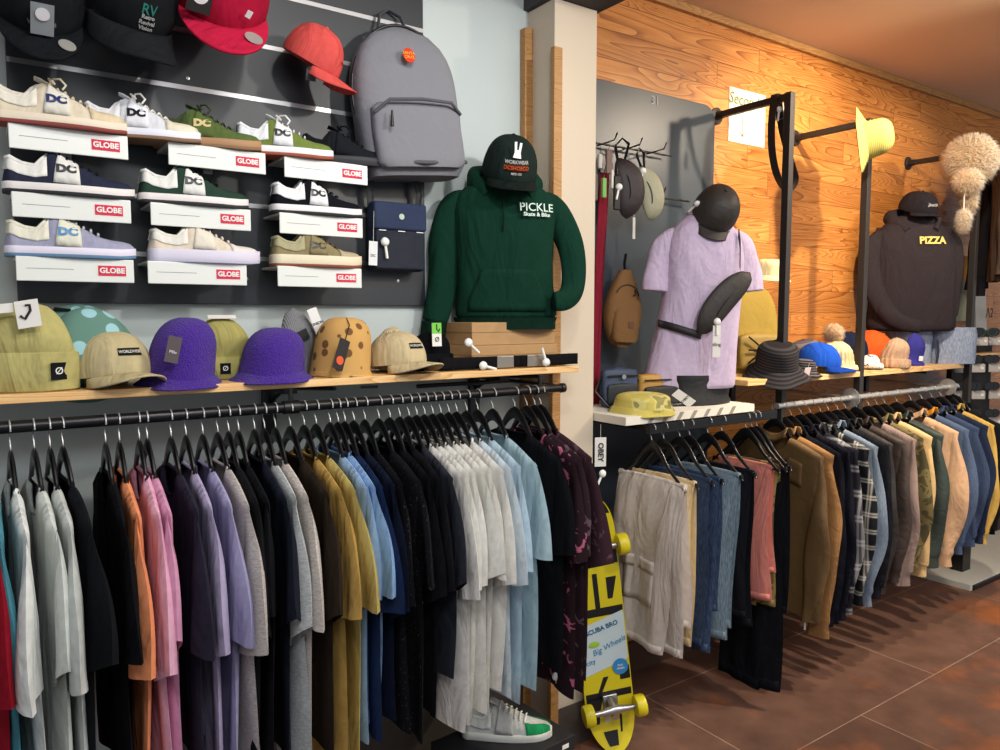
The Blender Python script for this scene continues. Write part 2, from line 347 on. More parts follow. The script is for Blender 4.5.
# ---------------------------------------------------------------- shoes
def shoe(name,label,toeX,z,L,up,panel,sole,out,lining,logo=None,lc='14141a',y=2.09,rot=0,lace='e8e6e0',toe=None,chunky=False,scale=1):
    """toe at +X, heel at -X; local origin under the toe"""
    t=thing(name,label,'shoe',(toeX,y,z),(0,0,rot),'skate shoes on the slatted panel',scale)
    ls=M().join(M())
    def hw(u):   # half width, u 0 heel .. 1 toe
        return .043*(max(0,1-((u-.42)/.581)**4))**.5*min(1,(u+.002)/.05)**.4*(.86+.22*sin(PI*min(1,max(0,(u-.15)/.85)))) if 0<=u<=1 else 0
    def X(u): return (u-1)*L
    US=[0.004,.02,.05,.09,.14,.2,.26,.32,.38,.44,.5,.56,.62,.68,.74,.8,.86,.91,.95,.975,.992,.998]
    sb=.025 if not chunky else .034
    def outline(g): 
        up_=[(X(u)-(0 if 0<u<.99 else 0),-(hw(u)+g)) for u in US]; dn=[(x,-y_) for x,y_ in reversed(up_)]; return up_+dn
    def ring(g,zz): return [(x,y_,zz+ (.006*max(0,(x/L+.18)/.18)**2 if x>-.18*L else 0)) for x,y_ in outline(g)]
    M().loft([ring(.001,0),ring(.003,.003),ring(.003,.0075)],True).build('outsole',mat(out,'plastic',rough=.7),t)
    M().loft([ring(.0035,.0076),ring(.0045,.012),ring(.0045,sb-.004),ring(.0025,sb)],True).build('midsole',mat(sole,'plastic',rough=.6),t)
    def hz(u):   # top profile
        P=[(0,.082),(.06,.084),(.14,.070),(.24,.066),(.31,.084),(.36,.108),(.40,.104),(.5,.088),(.6,.073),(.7,.058),(.78,.050),(.88,.048),(.95,.043),(1,.030)]
        for k in range(len(P)-1):
            if P[k][0]<=u<=P[k+1][0]:
                f=(u-P[k][0])/(P[k+1][0]-P[k][0]); f=f*f*(3-2*f); return P[k][1]*(1-f)+P[k+1][1]*f
        return .026
    def surf(u,v,off=0,sgn=-1):   # v 0 at the sole .. 1 at the top edge
        h=hz(u); w=hw(u)
        if u<.34: prof=1-.28*v**1.6        # open ankle: walls lean in
        else: prof=cos(v*PI/2)**.62
        z_=sb-.004+(h-sb+.004)*(v if u<.34 else sin(v*PI/2)**.9)
        n=off
        lean=.012*v*max(0,1-u/.08) if u<.08 else 0
        return Vector((X(u)+lean-(off if u<.03 else 0),sgn*(w*prof+n)*(1 if prof>0.02 else 0),z_+n*(v if u>.34 else 0)))
    US2=[0.004,.015,.03,.06,.1,.15,.2,.25,.3,.335,.345,.37,.4,.44,.5,.56,.62,.68,.74,.8,.86,.91,.95,.975,.992,.998]
    m=M(); nv=9
    rings=[]
    for u in US2:
        r=[surf(u,k/nv,0,-1) for k in range(nv+1)]; r2=[surf(u,k/nv,0,1) for k in range(nv,-1,-1)]
        rings.append(r+r2)
    m.loft(rings,True); m.build('upper',mat(up,'fabric'),t)
    # lining: padded collar rim
    rim=[surf(u,1,.001,-1)+Vector((0,.003,0)) for u in (.02,.05,.1,.15,.2,.25,.3,.34)]
    rim2=[Vector((p.x,-p.y,p.z)) for p in reversed(rim)]
    M().tube([rim2[-1]]+rim+rim2,.0065,8).build('collar_lining',mat(lining,'fabric'),t)
    def patch(nm,pts,mt,off=.0022,nu=8,nv_=6,par=t):   # pts: functions of a -> (u,v) bottom, top
        b0,b1,t0,t1=pts
        for sg in (1,-1):
            mm=M(); mm.grid(lambda a,b: surf((b0[0]*(1-a)+b1[0]*a)*(1-b)+(t0[0]*(1-a)+t1[0]*a)*b,(b0[1]*(1-a)+b1[1]*a)*(1-b)+(t0[1]*(1-a)+t1[1]*a)*b,off,sg),nu,nv_)
            ob=mm.build(nm,mt,par,solid=.0012,offset=0)
        return ob
    sp=patch('side_panel',((.37,.04),(.57,.04),(.42,.80),(.56,.86)),mat(panel,'fabric'),.003)
    patch('heel_counter',((.0,.55),(.33,.30),(.0,.98),(.33,.98)),mat(lining,'fabric'),.0022)
    if toe: patch('toe_overlay',((.72,.0),(.985,.0),(.70,.75),(.97,.9)),mat(toe,'fabric'),.0022)
    if logo:
        def fl(p):
            u=(p.x-X(0))/L; u=min(.98,max(.01,u)); h=hz(u); w=hw(u); vv=min(.99,max(0,(p.z-sb+.004)/(h-sb+.004))); v=math.asin(vv**(1/.9))/(PI/2); s_=surf(u,v,.0048,-1); return Vector((p.x,s_.y+p.y*.4,p.z))
        cx=X(.475)
        text('DC',.026,sp,(0,0,0),mat(lc,'plastic'),name='logo_lettering',fn=lambda p: fl(Vector((cx+p.x*1.15-.002,p.y,.063+p.z))),bold=.0018)
    # tongue and laces
    tg=[(X(.33),0,.112),(X(.38),0,.112),(X(.45),0,.104)]
    M().tube([(X(.315),0,.118),(X(.36),0,.113),(X(.43),0,.102)],[.018,.02,.018],10,flat=.22,side=(0,1,0)).build('tongue',mat(lining,'fabric'),t)
    lm=M()
    for k in range(6):
        u=.42+.055*k; a=surf(u,.72,.004,-1); b_=surf(u+.02,.72,.004,1); mid=Vector(((a.x+b_.x)/2,0,hz(u)+.006))
        lm.tube([a,a.lerp(mid,.6)+Vector((0,0,.003)),mid,b_.lerp(mid,.6)+Vector((0,0,.003)),b_],.0028,6)
    a=Vector((X(.44),-.01,hz(.44)+.008))
    if z>2.0: lm.tube([a,a+Vector((.004,-.010,.010)),a+Vector((.018,-.022,.009)),a+Vector((.03,-.028,-.006)),a+Vector((.022,-.03,-.018))],.0026,6)
    if z>2.0: lm.tube([a,a+Vector((-.006,-.012,.009)),a+Vector((.0,-.024,.002)),a+Vector((.006,-.012,-.002))],.0026,6)
    lm.build('laces',mat(lace,'fabric'),t)
    return t
ZR=[2.0301,1.8781,1.7341]
S=[('cream skate shoe with white side panel and brown sole, top row leftmost',130,0,.297,'d9cdb6','dfdcd0','e3d6c2','8c3f38','e2ddd0','DC','1e2a66',2.045,-.08,'d8cdb8','d9c7a6'),
('white and cream skate shoe with gum sole, second in top row',203,0,.29,'dcdee4','e6e8f0','e4e6f2','8a6a52','e6e6ea','DC','14141a',2.035,-.30,'eceae4','dfd8c2'),
('olive green suede skate shoe with gum sole, third in top row',263,0,.29,'57683a','57683a','a8805a','8a6a4a','3f4c2c','DC','d8c48a',2.04,-.34,'37402a',None),
('green and white skate shoe with big white logo panel, top row',334,0,.285,'6f8040','e4e6ea','e6e6ec','a0523a','e4e6ea','DC','17171c',2.04,-.24,'e8e8e6',None),
('all black high skate shoe behind the backpack, top row rightmost',388,0,.27,'1c1e24','1b1d22','20222a','26262c','1a1b20',None,'000000',2.05,-.30,'15161a',None),
('navy skate shoe with white logo panel and heel, middle row leftmost',135,1,.297,'2b2f42','e0e0dc','e2dedc','23232a','e2e2de','DC','15151c',2.06,-.06,'1b1d28',None),
('dark green skate shoe with white logo panel, middle row centre',248,1,.29,'2b4036','e0e2de','e4dede','2a2c2c','e2e2de','DC','15151c',2.06,-.06,'1a1f1e',None),
('black skate shoe with white logo panel, middle row rightmost',361,1,.285,'14161c','e4e6e8','e8e6e8','22242a','e6e6e8','DC','15151c',2.06,-.06,'14151a',None),
('lilac skate shoe with cream panel and blue sole, bottom row leftmost',134,2,.297,'9a9cb4','dcdccc','dcd8ea','5f86aa','dedccc','DC','3f7fb0',2.06,-.06,'c8c8cc',None),
('off-white and peach chunky skate shoe, bottom row centre',258,2,.30,'d8ccba','dcd6c8','d2cee0','c4c4dc','e0ded6',None,'c8c0b4',2.06,-.06,'e0ddd4','dcd8d2'),
('olive runner with cream midsole and brown sole, bottom row rightmost',360,2,.285,'8b7f5e','8b7f5e','ddd3b8','8c4a34','a8a282','DC','2a2412',2.06,-.06,'6a5f44','b3a68a')]
for (lb,px,r,L,up,pn,so,ou,ln,lg,lc,y,rot,lace,toe) in S:
    shoe('skate_shoe',lb,Xat(px,y,200),ZR[r],L*(.99),up,pn,so,ou,ln,lg,lc,y,rot,lace,toe,chunky='chunky' in lb or 'runner' in lb,scale=.935)
# ================================================================ HATS
def tagcard(par,loc,w,h,col,rot=(0,0,0),name='price_tag',string=None,mark=None,markcol='222222'):
    c=B(-w/2,w/2,-.0006,.0006,-h,0).build(name,mat(col,'paper'),par,smooth=False,loc=loc,rot=rot)
    if string: M().tube([(0,0,-.006),(0,0,string)],.0007,5).build('string',mat('d8d8d4','plastic'),c)
    if mark: text(mark,h*.16,c,(0,-.0012,-h*.6),mat(markcol,'paper'),name='lettering')
    return c
def sectag(loc,label,rot=(0,0,0),par=None):     # white security tag: round head with a stem
    m=M().lathe([(.0,-.004),(.012,-.004),(.014,0),(.012,.006),(.006,.009),(0,.010)],18).map(lambda p:Vector((p.x,-p.z,p.y)))
    s_=M().loft([ell(.0045,.004,10,z) for z in (-.008,-.05)])
    if par is None:
        t=thing('security_tag',label,'security tag',loc,rot,'white security tags'); 
        m.build('tag_head',WHT,t); s_.build('tag_stem',WHT,t); return t
    h=m.build('security_tag',WHT,par,loc=loc,rot=rot); s_.build('tag_stem',WHT,h); return h
def cap(label,loc,rot,col,brimcol=None,kind='fabric',s=1,group=None,text_=None,tcol='e8e8e4',tsize=.02,flatbrim=False,sticker=False,button=True,name='baseball_cap',hex2=None,cat='cap',label_=None,R=.088,Hc=.118,squash=1,arch=.028,blen=.075):
    t=thing(name,label,cat,loc,rot,group,s); mt=mat(col,kind,hex2=hex2); bm_=mat(brimcol or col,kind,hex2=hex2)
    prof=[(R*1.0,0),(R*1.02,.012)]+[(R*1.02*cos(a)**.75,.012+(Hc-.012)*sin(a)) for a in [PI/2*k/11 for k in range(1,11)]]+[(.001,Hc)]
    seam=lambda a,z: 1-.012*max(0,1-abs(((a-PI/2)/(PI/3)+.5)%1-.5)*14) - .0*z
    M().lathe(prof,72,1.0,1.12,mod=lambda a,z: seam(a,z)*(1+.012*sin(3*a+z*30))).map(lambda p:Vector((p.x,p.y+.02*squash*max(0,p.z-.05),p.z*squash))).build('crown',mt,t)
    A=rad(66)
    def br(u,v):
        th=(u*2-1)*A; bx=R*1.0*sin(th); by=-R*1.12*cos(th); k=cos((u*2-1)*PI/2)**.55
        x=bx*(1+.12*v*k); y=by-blen*v*k
        z=.004-(0 if flatbrim else arch*(x/R)**2*(.3+.7*v))-.004*v*k*(0 if flatbrim else 1)-.004*v
        return (x,y,z)
    M().grid(br,28,10).build('brim',bm_,t,solid=.0045,offset=0)
    if button: M().lathe([(0,-.002),(.007,0),(.006,.004),(0,.006)],12,c=(0,.02*squash*max(0,Hc-.05),Hc*squash)).build('button',mt,t)
    if text_ or label_:
        def fn(p,o=.0025):
            th=p.x/(R*1.05); z=p.z; q=max(0.05,1-max(0,(z-.012)/(Hc-.012))**2)**.375; r=R*1.03*q
            return Vector((r*sin(th),-r*1.12*cos(th)-o+.02*squash*max(0,z-.05),z*squash))
        if label_: M().grid(lambda u,v: fn(Vector(((u-.5)*label_[0],0,label_[2]+(v-.5)*label_[1])),.0015),10,3).build('front_label',mat(label_[3],'fabric'),t,solid=.0008,offset=0)
        for (s_,z,sz,cc) in (text_ or ()): text(s_,sz,t,(0,0,0),mat(cc,'paper'),fn=lambda p,z=z: fn(Vector((p.x,p.y,p.z+z))),bold=.0004)
    if sticker:
        x=.045; y=-R*1.12*cos(math.asin(x/R))-.040
        M().lathe([(0,0),(.017,0),(.017,.0012),(0,.0012)],24,c=(0,0,0)).build('brim_sticker',mat('c9c9c4','metal',metal=.6),t,loc=(x,y,.004-arch*(x/R)**2*.6+.0035 if not flatbrim else .006),rot=(rad(4),rad(8),0))
    return t
def beanie(label,loc,rot,col,w=.095,h=.19,cuff=.06,kind='knit',group=None,ribs=0,pom=None,hex2=None,sag=0,name='beanie',depth=.62,scale=None,diam=0):
    t=thing(name,label,'beanie',loc,rot,group); mt=mat(col,kind,hex2=hex2,scale=scale)
    md=(lambda a,z: 1+.012*cos(ribs*a)+ (diam*cos(ribs*.5*a+z*160)*cos(ribs*.5*a-z*160) if diam else 0)) if ribs else (lambda a,z: 1+.02*sin(2*a+z*25)+.01*sin(5*a-z*40))
    prof=[(w*.98,cuff*.55)]+[(w*(1-(k/12)**2.6)**.5*(1-.06*k/12) if k<12 else .001,cuff*.6+(h-cuff*.6)*k/12) for k in range(1,13)]
    M().lathe(prof,96 if ribs else 48,1,depth,mod=md).map(lambda p:Vector((p.x+sag*max(0,p.z-cuff),p.y+.01*sin(p.z*40),p.z))).build('crown',mt,t)
    if cuff>0: M().lathe([(w*.96,0),(w*1.05,.004),(w*1.075,cuff*.5),(w*1.05,cuff-.003),(w*.98,cuff)],96 if ribs else 48,1,depth*1.04,mod=md).build('cuff',mt,t)
    if pom: fur('pompom',(sag*(h-cuff),0,h+.028),(.04,.038,.038),pom,900,.022,t,17)
    return t
def fur(name,c,r,cols,n,ln,parent,seed,droop=0,base=True):
    rnd=random.Random(seed); m=M()
    if base: m.loft([ell(max(.001,r[0]*.9*cos(a)),max(.001,r[1]*.9*cos(a)),16,c[2]+r[2]*.9*sin(a),c[0],c[1]) for a in [-PI/2+PI*k/10 for k in range(11)]])
    for k in range(n):
        z=rnd.uniform(-1,1); a=rnd.uniform(0,2*PI); q=math.sqrt(1-z*z); d=Vector((q*cos(a),q*sin(a),z)); p=Vector((c[0]+d.x*r[0]*.86,c[1]+d.y*r[1]*.86,c[2]+d.z*r[2]*.86))
        dd=(d+Vector((rnd.gauss(0,.35),rnd.gauss(0,.35),rnd.gauss(0,.35)-droop))).normalized(); L=ln*rnd.uniform(.6,1.25); s_=dd.orthogonal().normalized()*ln*.055; u=dd.cross(s_)
        tip=p+dd*L+Vector((0,0,-.12*L)); mid=p+dd*L*.55
        i=len(m.v); m.v+=[tuple(p+s_),tuple(p-s_*.5+u),tuple(p-s_*.5-u),tuple(mid+s_*.7),tuple(mid-s_*.35+u*.7),tuple(mid-s_*.35-u*.7),tuple(tip)]
        m.f+=[(i,i+1,i+4,i+3),(i+1,i+2,i+5,i+4),(i+2,i,i+3,i+5),(i+3,i+4,i+6),(i+4,i+5,i+6),(i+5,i+3,i+6)]
    import bmesh
    me=bpy.data.meshes.new(name); me.from_pydata(m.v,[],m.f); me.materials.append(mat(cols,'fur')); me.polygons.foreach_set('use_smooth',[True]*len(me.polygons))
    o=bpy.data.objects.new(name,me); C.objects.link(o); o.parent=parent; return o
def bucket(label,loc,rot,col,kind='fabric',r=.088,h=.10,brim=.06,drop=.045,group=None,hex2=None,flop=.012,scale=None,s=1,name='bucket_hat',lean=0,round_=.5,dome=.5):
    t=thing(name,label,'hat',loc,rot,group,s); mt=mat(col,kind,hex2=hex2,scale=scale)
    wob=lambda a,z:1+flop*sin(2*a+1+z*9)+flop*.7*sin(3*a+z*20)
    top=[(r*(1-.07*k/6),h*k/6*dome) for k in range(0,7)]+[(r*.93*cos(b)**round_ if k<7 else .001,h*dome+h*(1-dome)*sin(b)) for k,b in enumerate([PI/2*q/8 for q in range(1,9)])]
    top[-1]=(.001,h)
    M().lathe(top,56,1,1.08,mod=wob).map(lambda p:Vector((p.x+lean*p.z,p.y,p.z+drop))).build('crown',mt,t)
    M().lathe([(r*.99,0.004),(r*1.04,0),(r+brim*.5,-drop*.5),(r+brim,-drop),(r+brim-.002,-drop-.003),(r+brim*.5,-drop*.5-.005),(r*.97,-.004)],56,1,1.04,mod=lambda a,z:1+flop*1.6*sin(2*a+.6)*(1 if z<-.01 else .3)+flop*sin(5*a)*(1 if z<-.01 else 0)).map(lambda p:Vector((p.x,p.y,p.z+drop))).build('brim',mt,t)
    return t
SZ=1.4315
def onshelf(px,py,Y): p=at(px,py,Y); return p.x
def loc_s(px,Y,z=SZ): return (Xat(px,Y,375),Y,z)
# ---- hats on the left shelf ---------------------------------------------
G1='hats on the left shelf'
b=beanie('pale yellow-green cuffed beanie with black square patch, left end of shelf',loc_s(30,1.97),(0,0,-.25),'b0a86e',.092,.20,.088,group=G1,kind='fabric',depth=.55)
B(-.016,.016,-.002,.001,-.019,.019).build('patch',mat('18181a','fabric'),b,smooth=False,loc=(.064,-.042,.045),rot=(0,0,.62))
text('Ø',.022,b,(.0655,-.0445,.045),WHT,rot=(PI/2,0,.62))
hk=tagcard(b,(.01,-.055,.20),.045,.062,'dcdad6',(rad(-18),rad(-10),0)); M().tube([(-.002,-.002,-.012),(.006,-.002,-.012),(.006,-.002,-.025),(-.006,-.002,-.042),(-.014,-.002,-.034)],.003,6).build('hook_mark',BLK,hk)
tagcard(b,(-.055,-.05,.19),.08,.02,'e4e2de',(rad(-10),rad(-6),0),name='size_band')
b=bucket('teal bucket hat with pale blue polka dots behind the yellow beanie',loc_s(83,2.08,SZ+.075),(rad(70),rad(8),rad(5)),'5b8276','spots',r=.088,h=.11,brim=.035,drop=.02,hex2='93c0c8',scale=20,group=G1)
tagcard(b,(-.05,.10,.03),.035,.05,'22242a',(0,0,0),mark='MILO'); 
c=cap('beige cap with small black front label, left half of the shelf',loc_s(112,1.99,SZ+.022),(rad(-5),0,rad(20)),'b7aa84',group=G1,label_=(.060,.017,.055,'201f20'),text_=[('WORLDWIDE',.055,.0092,'e6e2d8')],R=.085,Hc=.108,name='baseball_cap')
def fuzz(label,px,Y,rot,w,h,lean):
    t=bucket(label,loc_s(px,Y,SZ),rot,'4a2c92','fuzzy',r=w,h=h,brim=.022,drop=.018,group=G1,flop=.035,lean=lean,round_=.75,dome=.35); return t
t=fuzz('tall purple fuzzy bucket hat with a dark hang tag, left of the olive hat',180,1.97,(rad(4),0,rad(10)),.080,.145,.12)
tagcard(t,(-.045,-.088,.125),.032,.062,'4a4146',(rad(-6),rad(14),0),mark='Milo',markcol='d8d4d4')
t=beanie('olive yellow cuffed beanie with black patch between two purple hats',loc_s(222,2.06),(0,0,-.1),'a29b5e',.078,.165,.06,group=G1,kind='fabric',depth=.7)
B(-.013,.013,-.002,.001,-.014,.014).build('patch',mat('18181a','fabric'),t,smooth=False,loc=(.0,-.059,.03)); text('Ø',.018,t,(.0,-.0615,.03),WHT)
tagcard(t,(.0,-.02,.168),.07,.018,'e0dcd6',(rad(-60),0,0),name='size_band')
fuzz('lower purple fuzzy bucket hat leaning right of the olive beanie',272,1.965,(rad(2),0,rad(-12)),.083,.118,.10)
t=beanie('grey folded beanie with white tags behind the spotted hat',loc_s(300,2.10),(0,rad(-4),.1),'85868a',.062,.19,.0,group=G1,kind='knit',depth=.6)
tagcard(t,(.03,-.045,.185),.03,.075,'dadada',(rad(-10),rad(-14),0),mark='UNION'); tagcard(t,(-.01,-.045,.125),.04,.03,'1b1b1e',(0,rad(-20),0),name='care_label')
t=bucket('tan bucket hat with brown spots standing on its side on the shelf',loc_s(341,1.99,SZ),(0,rad(3),rad(15)),'c69a58','spots',r=.082,h=.155,brim=.006,drop=.008,hex2='6e4a26',scale=27,group=G1,lean=.06,flop=.03,dome=.45,round_=.6)
q=tagcard(t,(-.055,-.085,.10),.035,.085,'1b1a1c',(rad(-4),rad(20),0)); M().lathe([(0,0),(.012,0),(.012,.001),(0,.001)],18).build('round_mark',mat('d8562a','paper'),q,loc=(0,-.001,-.06),rot=(PI/2,0,0))
M().tube([(-.055,-.085,.10),(-.03,-.07,.14),(-.01,-.03,.16)],.0015,6).build('cord',BLK,t)
tl=B(-.03,.03,-.002,0,-.004,.004).build('care_label',mat('17171a','fabric'),t,smooth=False,loc=(.02,-.099,-.028))
beanie('cream ribbed beanie behind the right beige cap',loc_s(388,2.07),(0,rad(8),0),'cbb994',.062,.135,.0,group=G1,kind='knit',ribs=24,depth=.7)
c=cap('beige cap with black front label beside the dark hoodie sleeve',loc_s(398,1.985,SZ+.022),(rad(-5),0,rad(16)),'bfae8a',group=G1,label_=(.056,.016,.052,'201f20'),text_=[('WORLDWIDE',.052,.0088,'e6e2d8')],R=.08,Hc=.098)
t=beanie('black beanie with green and white hang tag below the hoodie sleeve',loc_s(430,2.02),(0,0,0),'101216',.075,.12,.05,group=G1,kind='knit',depth=.6)
q=tagcard(t,(-.012,-.062,.145),.032,.07,'dcdcd6',(rad(-3),0,0)); B(-.016,.016,-.0014,-.0007,-.032,0).build('green_top',mat('6fc043','paper'),q,smooth=False); M().tube([(0,-.002,-.004),(0,-.002,-.02),(.006,-.002,-.026),(.01,-.002,-.018)],.002,6).build('hook_mark',BLK,q); text('Ø',.02,q,(0,-.0016,-.05),mat('333333','paper'))
# ---- belts, security tags, boxes
def belt_coil(label,px0,px1,bk,Y=1.935):
    x0=Xat(px0,Y); x1=Xat(px1,Y); t=thing('web_belt',label,'belt',((x0+x1)/2,Y,SZ)); w=(x1-x0)/2
    M().grid(lambda u,v:(w*(2*u-1),.004*sin(u*9),.004+.036*v),20,3).build('strap',mat('121215','fabric'),t,solid=.006)
    M().grid(lambda u,v:(w*(2*u-1)*.95,.02+.004*sin(u*7),.002+.036*v),20,3).build('strap_layer',mat('121215','fabric'),t,solid=.006)
    B(-.032,.032,-.0025,.0025,-.019,.019).build('buckle',mat('a79f94','metal',rough=.3,metal=.8),t,smooth=False,bevel=.0025,loc=(bk,-.008,.022)); return t
belt_coil('black webbing belt with metal buckle at its right end, left of its twin',440,520,.085)
belt_coil('black webbing belt with metal buckle at its left end, far right of shelf',520,577,-.065)
sectag((Xat(484,1.90),1.905,SZ+.0145),'white security tag lying on the left webbing belt',(0,rad(-75),0))
sectag((Xat(547,1.90),1.905,SZ+.016),'white security tag leaning on the right webbing belt',(0,rad(160),0))
sectag((Xat(459,1.98),1.925,SZ+.085),'white security tag at the hoodie hem above the belt',(0,rad(-50),0))
KR=mat('b08a5c','card')
x0=Xat(466,2.02); x1=Xat(550,2.02)
def carton(label,z0,z1,x0,x1,y0,y1):
    t=thing('cardboard_box',label,'box',((x0+x1)/2,(y0+y1)/2,z0),group='cardboard boxes under the hoodie'); w=(x1-x0)/2; d=(y1-y0)/2; h=z1-z0
    B(-w,w,-d,d,0,h*.72).build('box_base',KR,t,smooth=False,bevel=.002); B(-w-.002,w+.002,-d-.002,d+.002,h*.55,h).build('lid',KR,t,smooth=False,bevel=.002); return t
carton('lower brown cardboard box under the green hoodie',SZ,SZ+.072,x0,x1,1.985,2.16)
carton('upper brown cardboard box right below the hoodie hem',SZ+.0725,SZ+.145,x0+.004,x1-.004,1.99,2.155)
# ---- caps on the slatted panel ------------------------------------------
def peg(x,z,y0=2.176,ln=.07): return M().tube([(x,y0,z),(x,y0-ln,z),(x,y0-ln-.008,z+.012)],.0022,8)
G2='caps hanging on the slatted panel'
def hungcap(label,px,py,Y,col,brim,tilt,rz,**k):
    p=at(px,py,Y); return cap(label,p,(rad(tilt),0,rz),col,brim,group=G2,**k)
c=hungcap('black cap with silver sticker and round brim sticker, top left corner',38,16,2.06,'16181c','15171b',50,.0,flatbrim=True,sticker=True,s=1.05,blen=.08,text_=[('VOLCOM',.03,.013,'8a8c90')])
c.location.z+=.015
B(-.021,.021,-.0012,.0,-.035,.03).build('foil_tag',mat('a9b4ba','metal',metal=.5,rough=.4),c,smooth=False,loc=(-.0,-.108,.048),rot=(rad(-10),0,0))
q=M().lathe([(0,0),(.013,0),(.013,.001),(0,.001)],20).build('round_mark',mat('d8d8dc','paper'),c,loc=(0,-.1105,.058),rot=(rad(80),0,0))
c=hungcap('black cap with teal and white chest lettering, top of panel',126,6,2.06,'15171a','1c1e21',46,rad(14),s=1.2,arch=.05,blen=.085,text_=[('RV',.050,.026,'2f8f84'),('Retro\nRevival\nVision',.026,.011,'c8c8c8')])
c=hungcap('crimson cap with black white tag and round brim sticker, top of panel',220,2,2.06,'9a1432','b01c3c',48,rad(-6),flatbrim=True,sticker=True,s=1.32,blen=.08)
q=B(-.021,.021,-.001,.0,-.03,.03).build('hang_tag',mat('1b1a1c','paper'),c,smooth=False,loc=(-.05,-.098,.055),rot=(rad(-10),rad(8),0)); M().lathe([(0,0),(.014,0),(.014,.001),(0,.001)],20).build('round_mark',mat('d8d8dc','paper'),q,loc=(0,-.001,0),rot=(PI/2,0,0))
B(-.005,.005,-.001,.001,-.007,.007).build('woven_label',mat('d8d8dc','paper'),c,smooth=False,loc=(.035,-.104,.04),rot=(0,rad(20),0))
p=at(313,50,2.08)
c=cap('coral pink cap seen from the side with brim to the right',p+Vector((-.01,0,-.04)),(rad(30),rad(-4),rad(52)),'c9504c',group=G2,text_=[('KARHU',.05,.010,'8a3434')],R=.082,arch=.035,s=.9)
tagcard(c,(-.05,-.03,-.01),.03,.038,'4a4a4e',(0,rad(-20),rad(-62)),name='hang_tag')
for n_,(px,py) in enumerate(((42,2),(132,2),(222,2))): pass
# ---- grey backpack -------------------------------------------------------
def softbox(w,h,d,z0=0,pw=.45,top=.35,n=36,puff=1.0,taper=0):
    """soft rounded pack body: back flat at y=0, front at -d"""
    R=[]; K=14
    for k in range(K+1):
        f=k/K; 
        e=1.0
        if f<.08: e=(1-(1-f/.08)**2)**.5*.12+.88
        if f>1-top: e=(max(0,1-((f-(1-top))/top)**2.4))**.5
        e=max(e,.06); ww=w/2*e*(1-taper*f); dd=d/2*(.5+.5*e)*(1-.25*f)
        R.append([(x,y-dd,z) for (x,y,z) in ell(ww,dd,n,z0+h*f,0,0,pw,lambda a,f=f:.01*sin(3*a+9*f))])
    return M().loft(R)
pc=at(410,175,2.12)
t=thing('backpack','grey school backpack with small red round patch, hanging on the panel','backpack',(pc.x,2.165,at(410,172,2.0).z),(0,rad(-5),rad(-4)))
BPG=mat('76777f','nylon',rough=.8); BPD=mat('4c4d55','nylon',rough=.8)
softbox(.33,.455,.15,0,.5,.45).build('main_body',BPG,t)
M().tube([(.168*sin(a)*1.0,-.065-.03*abs(cos(a))*0,.24+.215*cos(a) if cos(a)>0 else .24+.2*cos(a)) for a in [-PI*.62+PI*1.24*k/30 for k in range(31)]],.0045,8).build('zip',BLK,t)
fp=softbox(.285,.20,.07,0,.5,.16); fp.map(lambda p:Vector((p.x,p.y-.108,p.z+.02))).build('front_pocket',BPG,t)
M().tube([(-.14,-.155,.175),(-.1,-.178,.207),(0,-.182,.212),(.1,-.178,.207),(.14,-.155,.180)],.005,8).build('pocket_zip',BPD,t)
M().tube([(-.165,-.05,.07),(-.16,-.13,.042),(0,-.185,.030),(.16,-.13,.042),(.165,-.05,.07)],.006,8).build('base_seam',BPD,t)
for (x,y,z,l) in ((-.128,-.125,.19,.055),(-.098,-.184,.175,.045)): M().tube([(x,y,z),(x-.006,y-.004,z-l)],[.003,.006],8).build('zip_pull',BLK,t)
pt=M().lathe([(0,0),(.019,0),(.019,.002),(0,.002)],24).map(lambda p:Vector((p.x,-p.z,p.y*1.2))).build('round_patch',mat('c8402a','fabric'),t,loc=(-.01,-.141,.345),rot=(rad(-12),0,0))
text('SANTA\nCRUZ',.012,pt,(0,-.0025,0),mat('e8b83a','paper'))
M().tube([(-.05,-.02,.44),(-.035,-.01,.50),(0,0,.52),(.035,-.01,.50),(.05,-.02,.44)],.009,8,flat=.4,side=(0,1,0)).build('carry_handle',BPD,t)
for s_ in (-1,1): M().tube([(s_*.07,.0,.43),(s_*.10,.02,.25),(s_*.11,.015,.08),(s_*.14,-.01,.02)],.022,8,flat=.3,side=(1,0,0)).build('shoulder_strap',BPD,t)
# ---- navy crossbody bag --------------------------------------------------
p0=at(374,270,2.11); p1=at(425,206,2.11)
t=thing('crossbody_bag','small navy crossbody bag with white tags hanging on the panel','bag',((p0.x+p1.x)/2,2.165,p0.z)); w=(p1.x-p0.x); h=p1.z-p0.z; NV=mat('18233a','nylon',rough=.8)
B(-w/2,w/2,-.055,0,0,h).build('body',NV,t,smooth=True,bevel=.014)
B(-w/2+.005,w/2-.005,-.063,-.05,.004,h*.60).build('front_pocket',mat('131a2a','nylon',rough=.8),t,bevel=.006)
B(-w/2-.001,w/2+.001,-.066,-.02,h*.60,h+.002).build('flap',mat('1c2c4c','nylon',rough=.8),t,bevel=.008)
M().lathe([(0,0),(.009,0),(.009,.002),(0,.002)],18).build('round_mark',mat('b8c8b8','paper'),t,loc=(0,-.067,h*.80),rot=(PI/2,0,0))
for k in (-1,0,1): B(-.012,.012,-.001,0,-.0012,.0012).build('stitch_mark',WHT,t,smooth=False,loc=(k*w*.36,-.066,h*.585))
for s_ in (-1,1): M().tube([(s_*(w/2-.008),-.02,h-.01),(s_*(w/2-.004),-.025,h+.04),(s_*(w/2-.02),-.02,h+.10)],.011,8,flat=.25,side=(1,0,0)).build('strap',mat('15171e','nylon'),t)
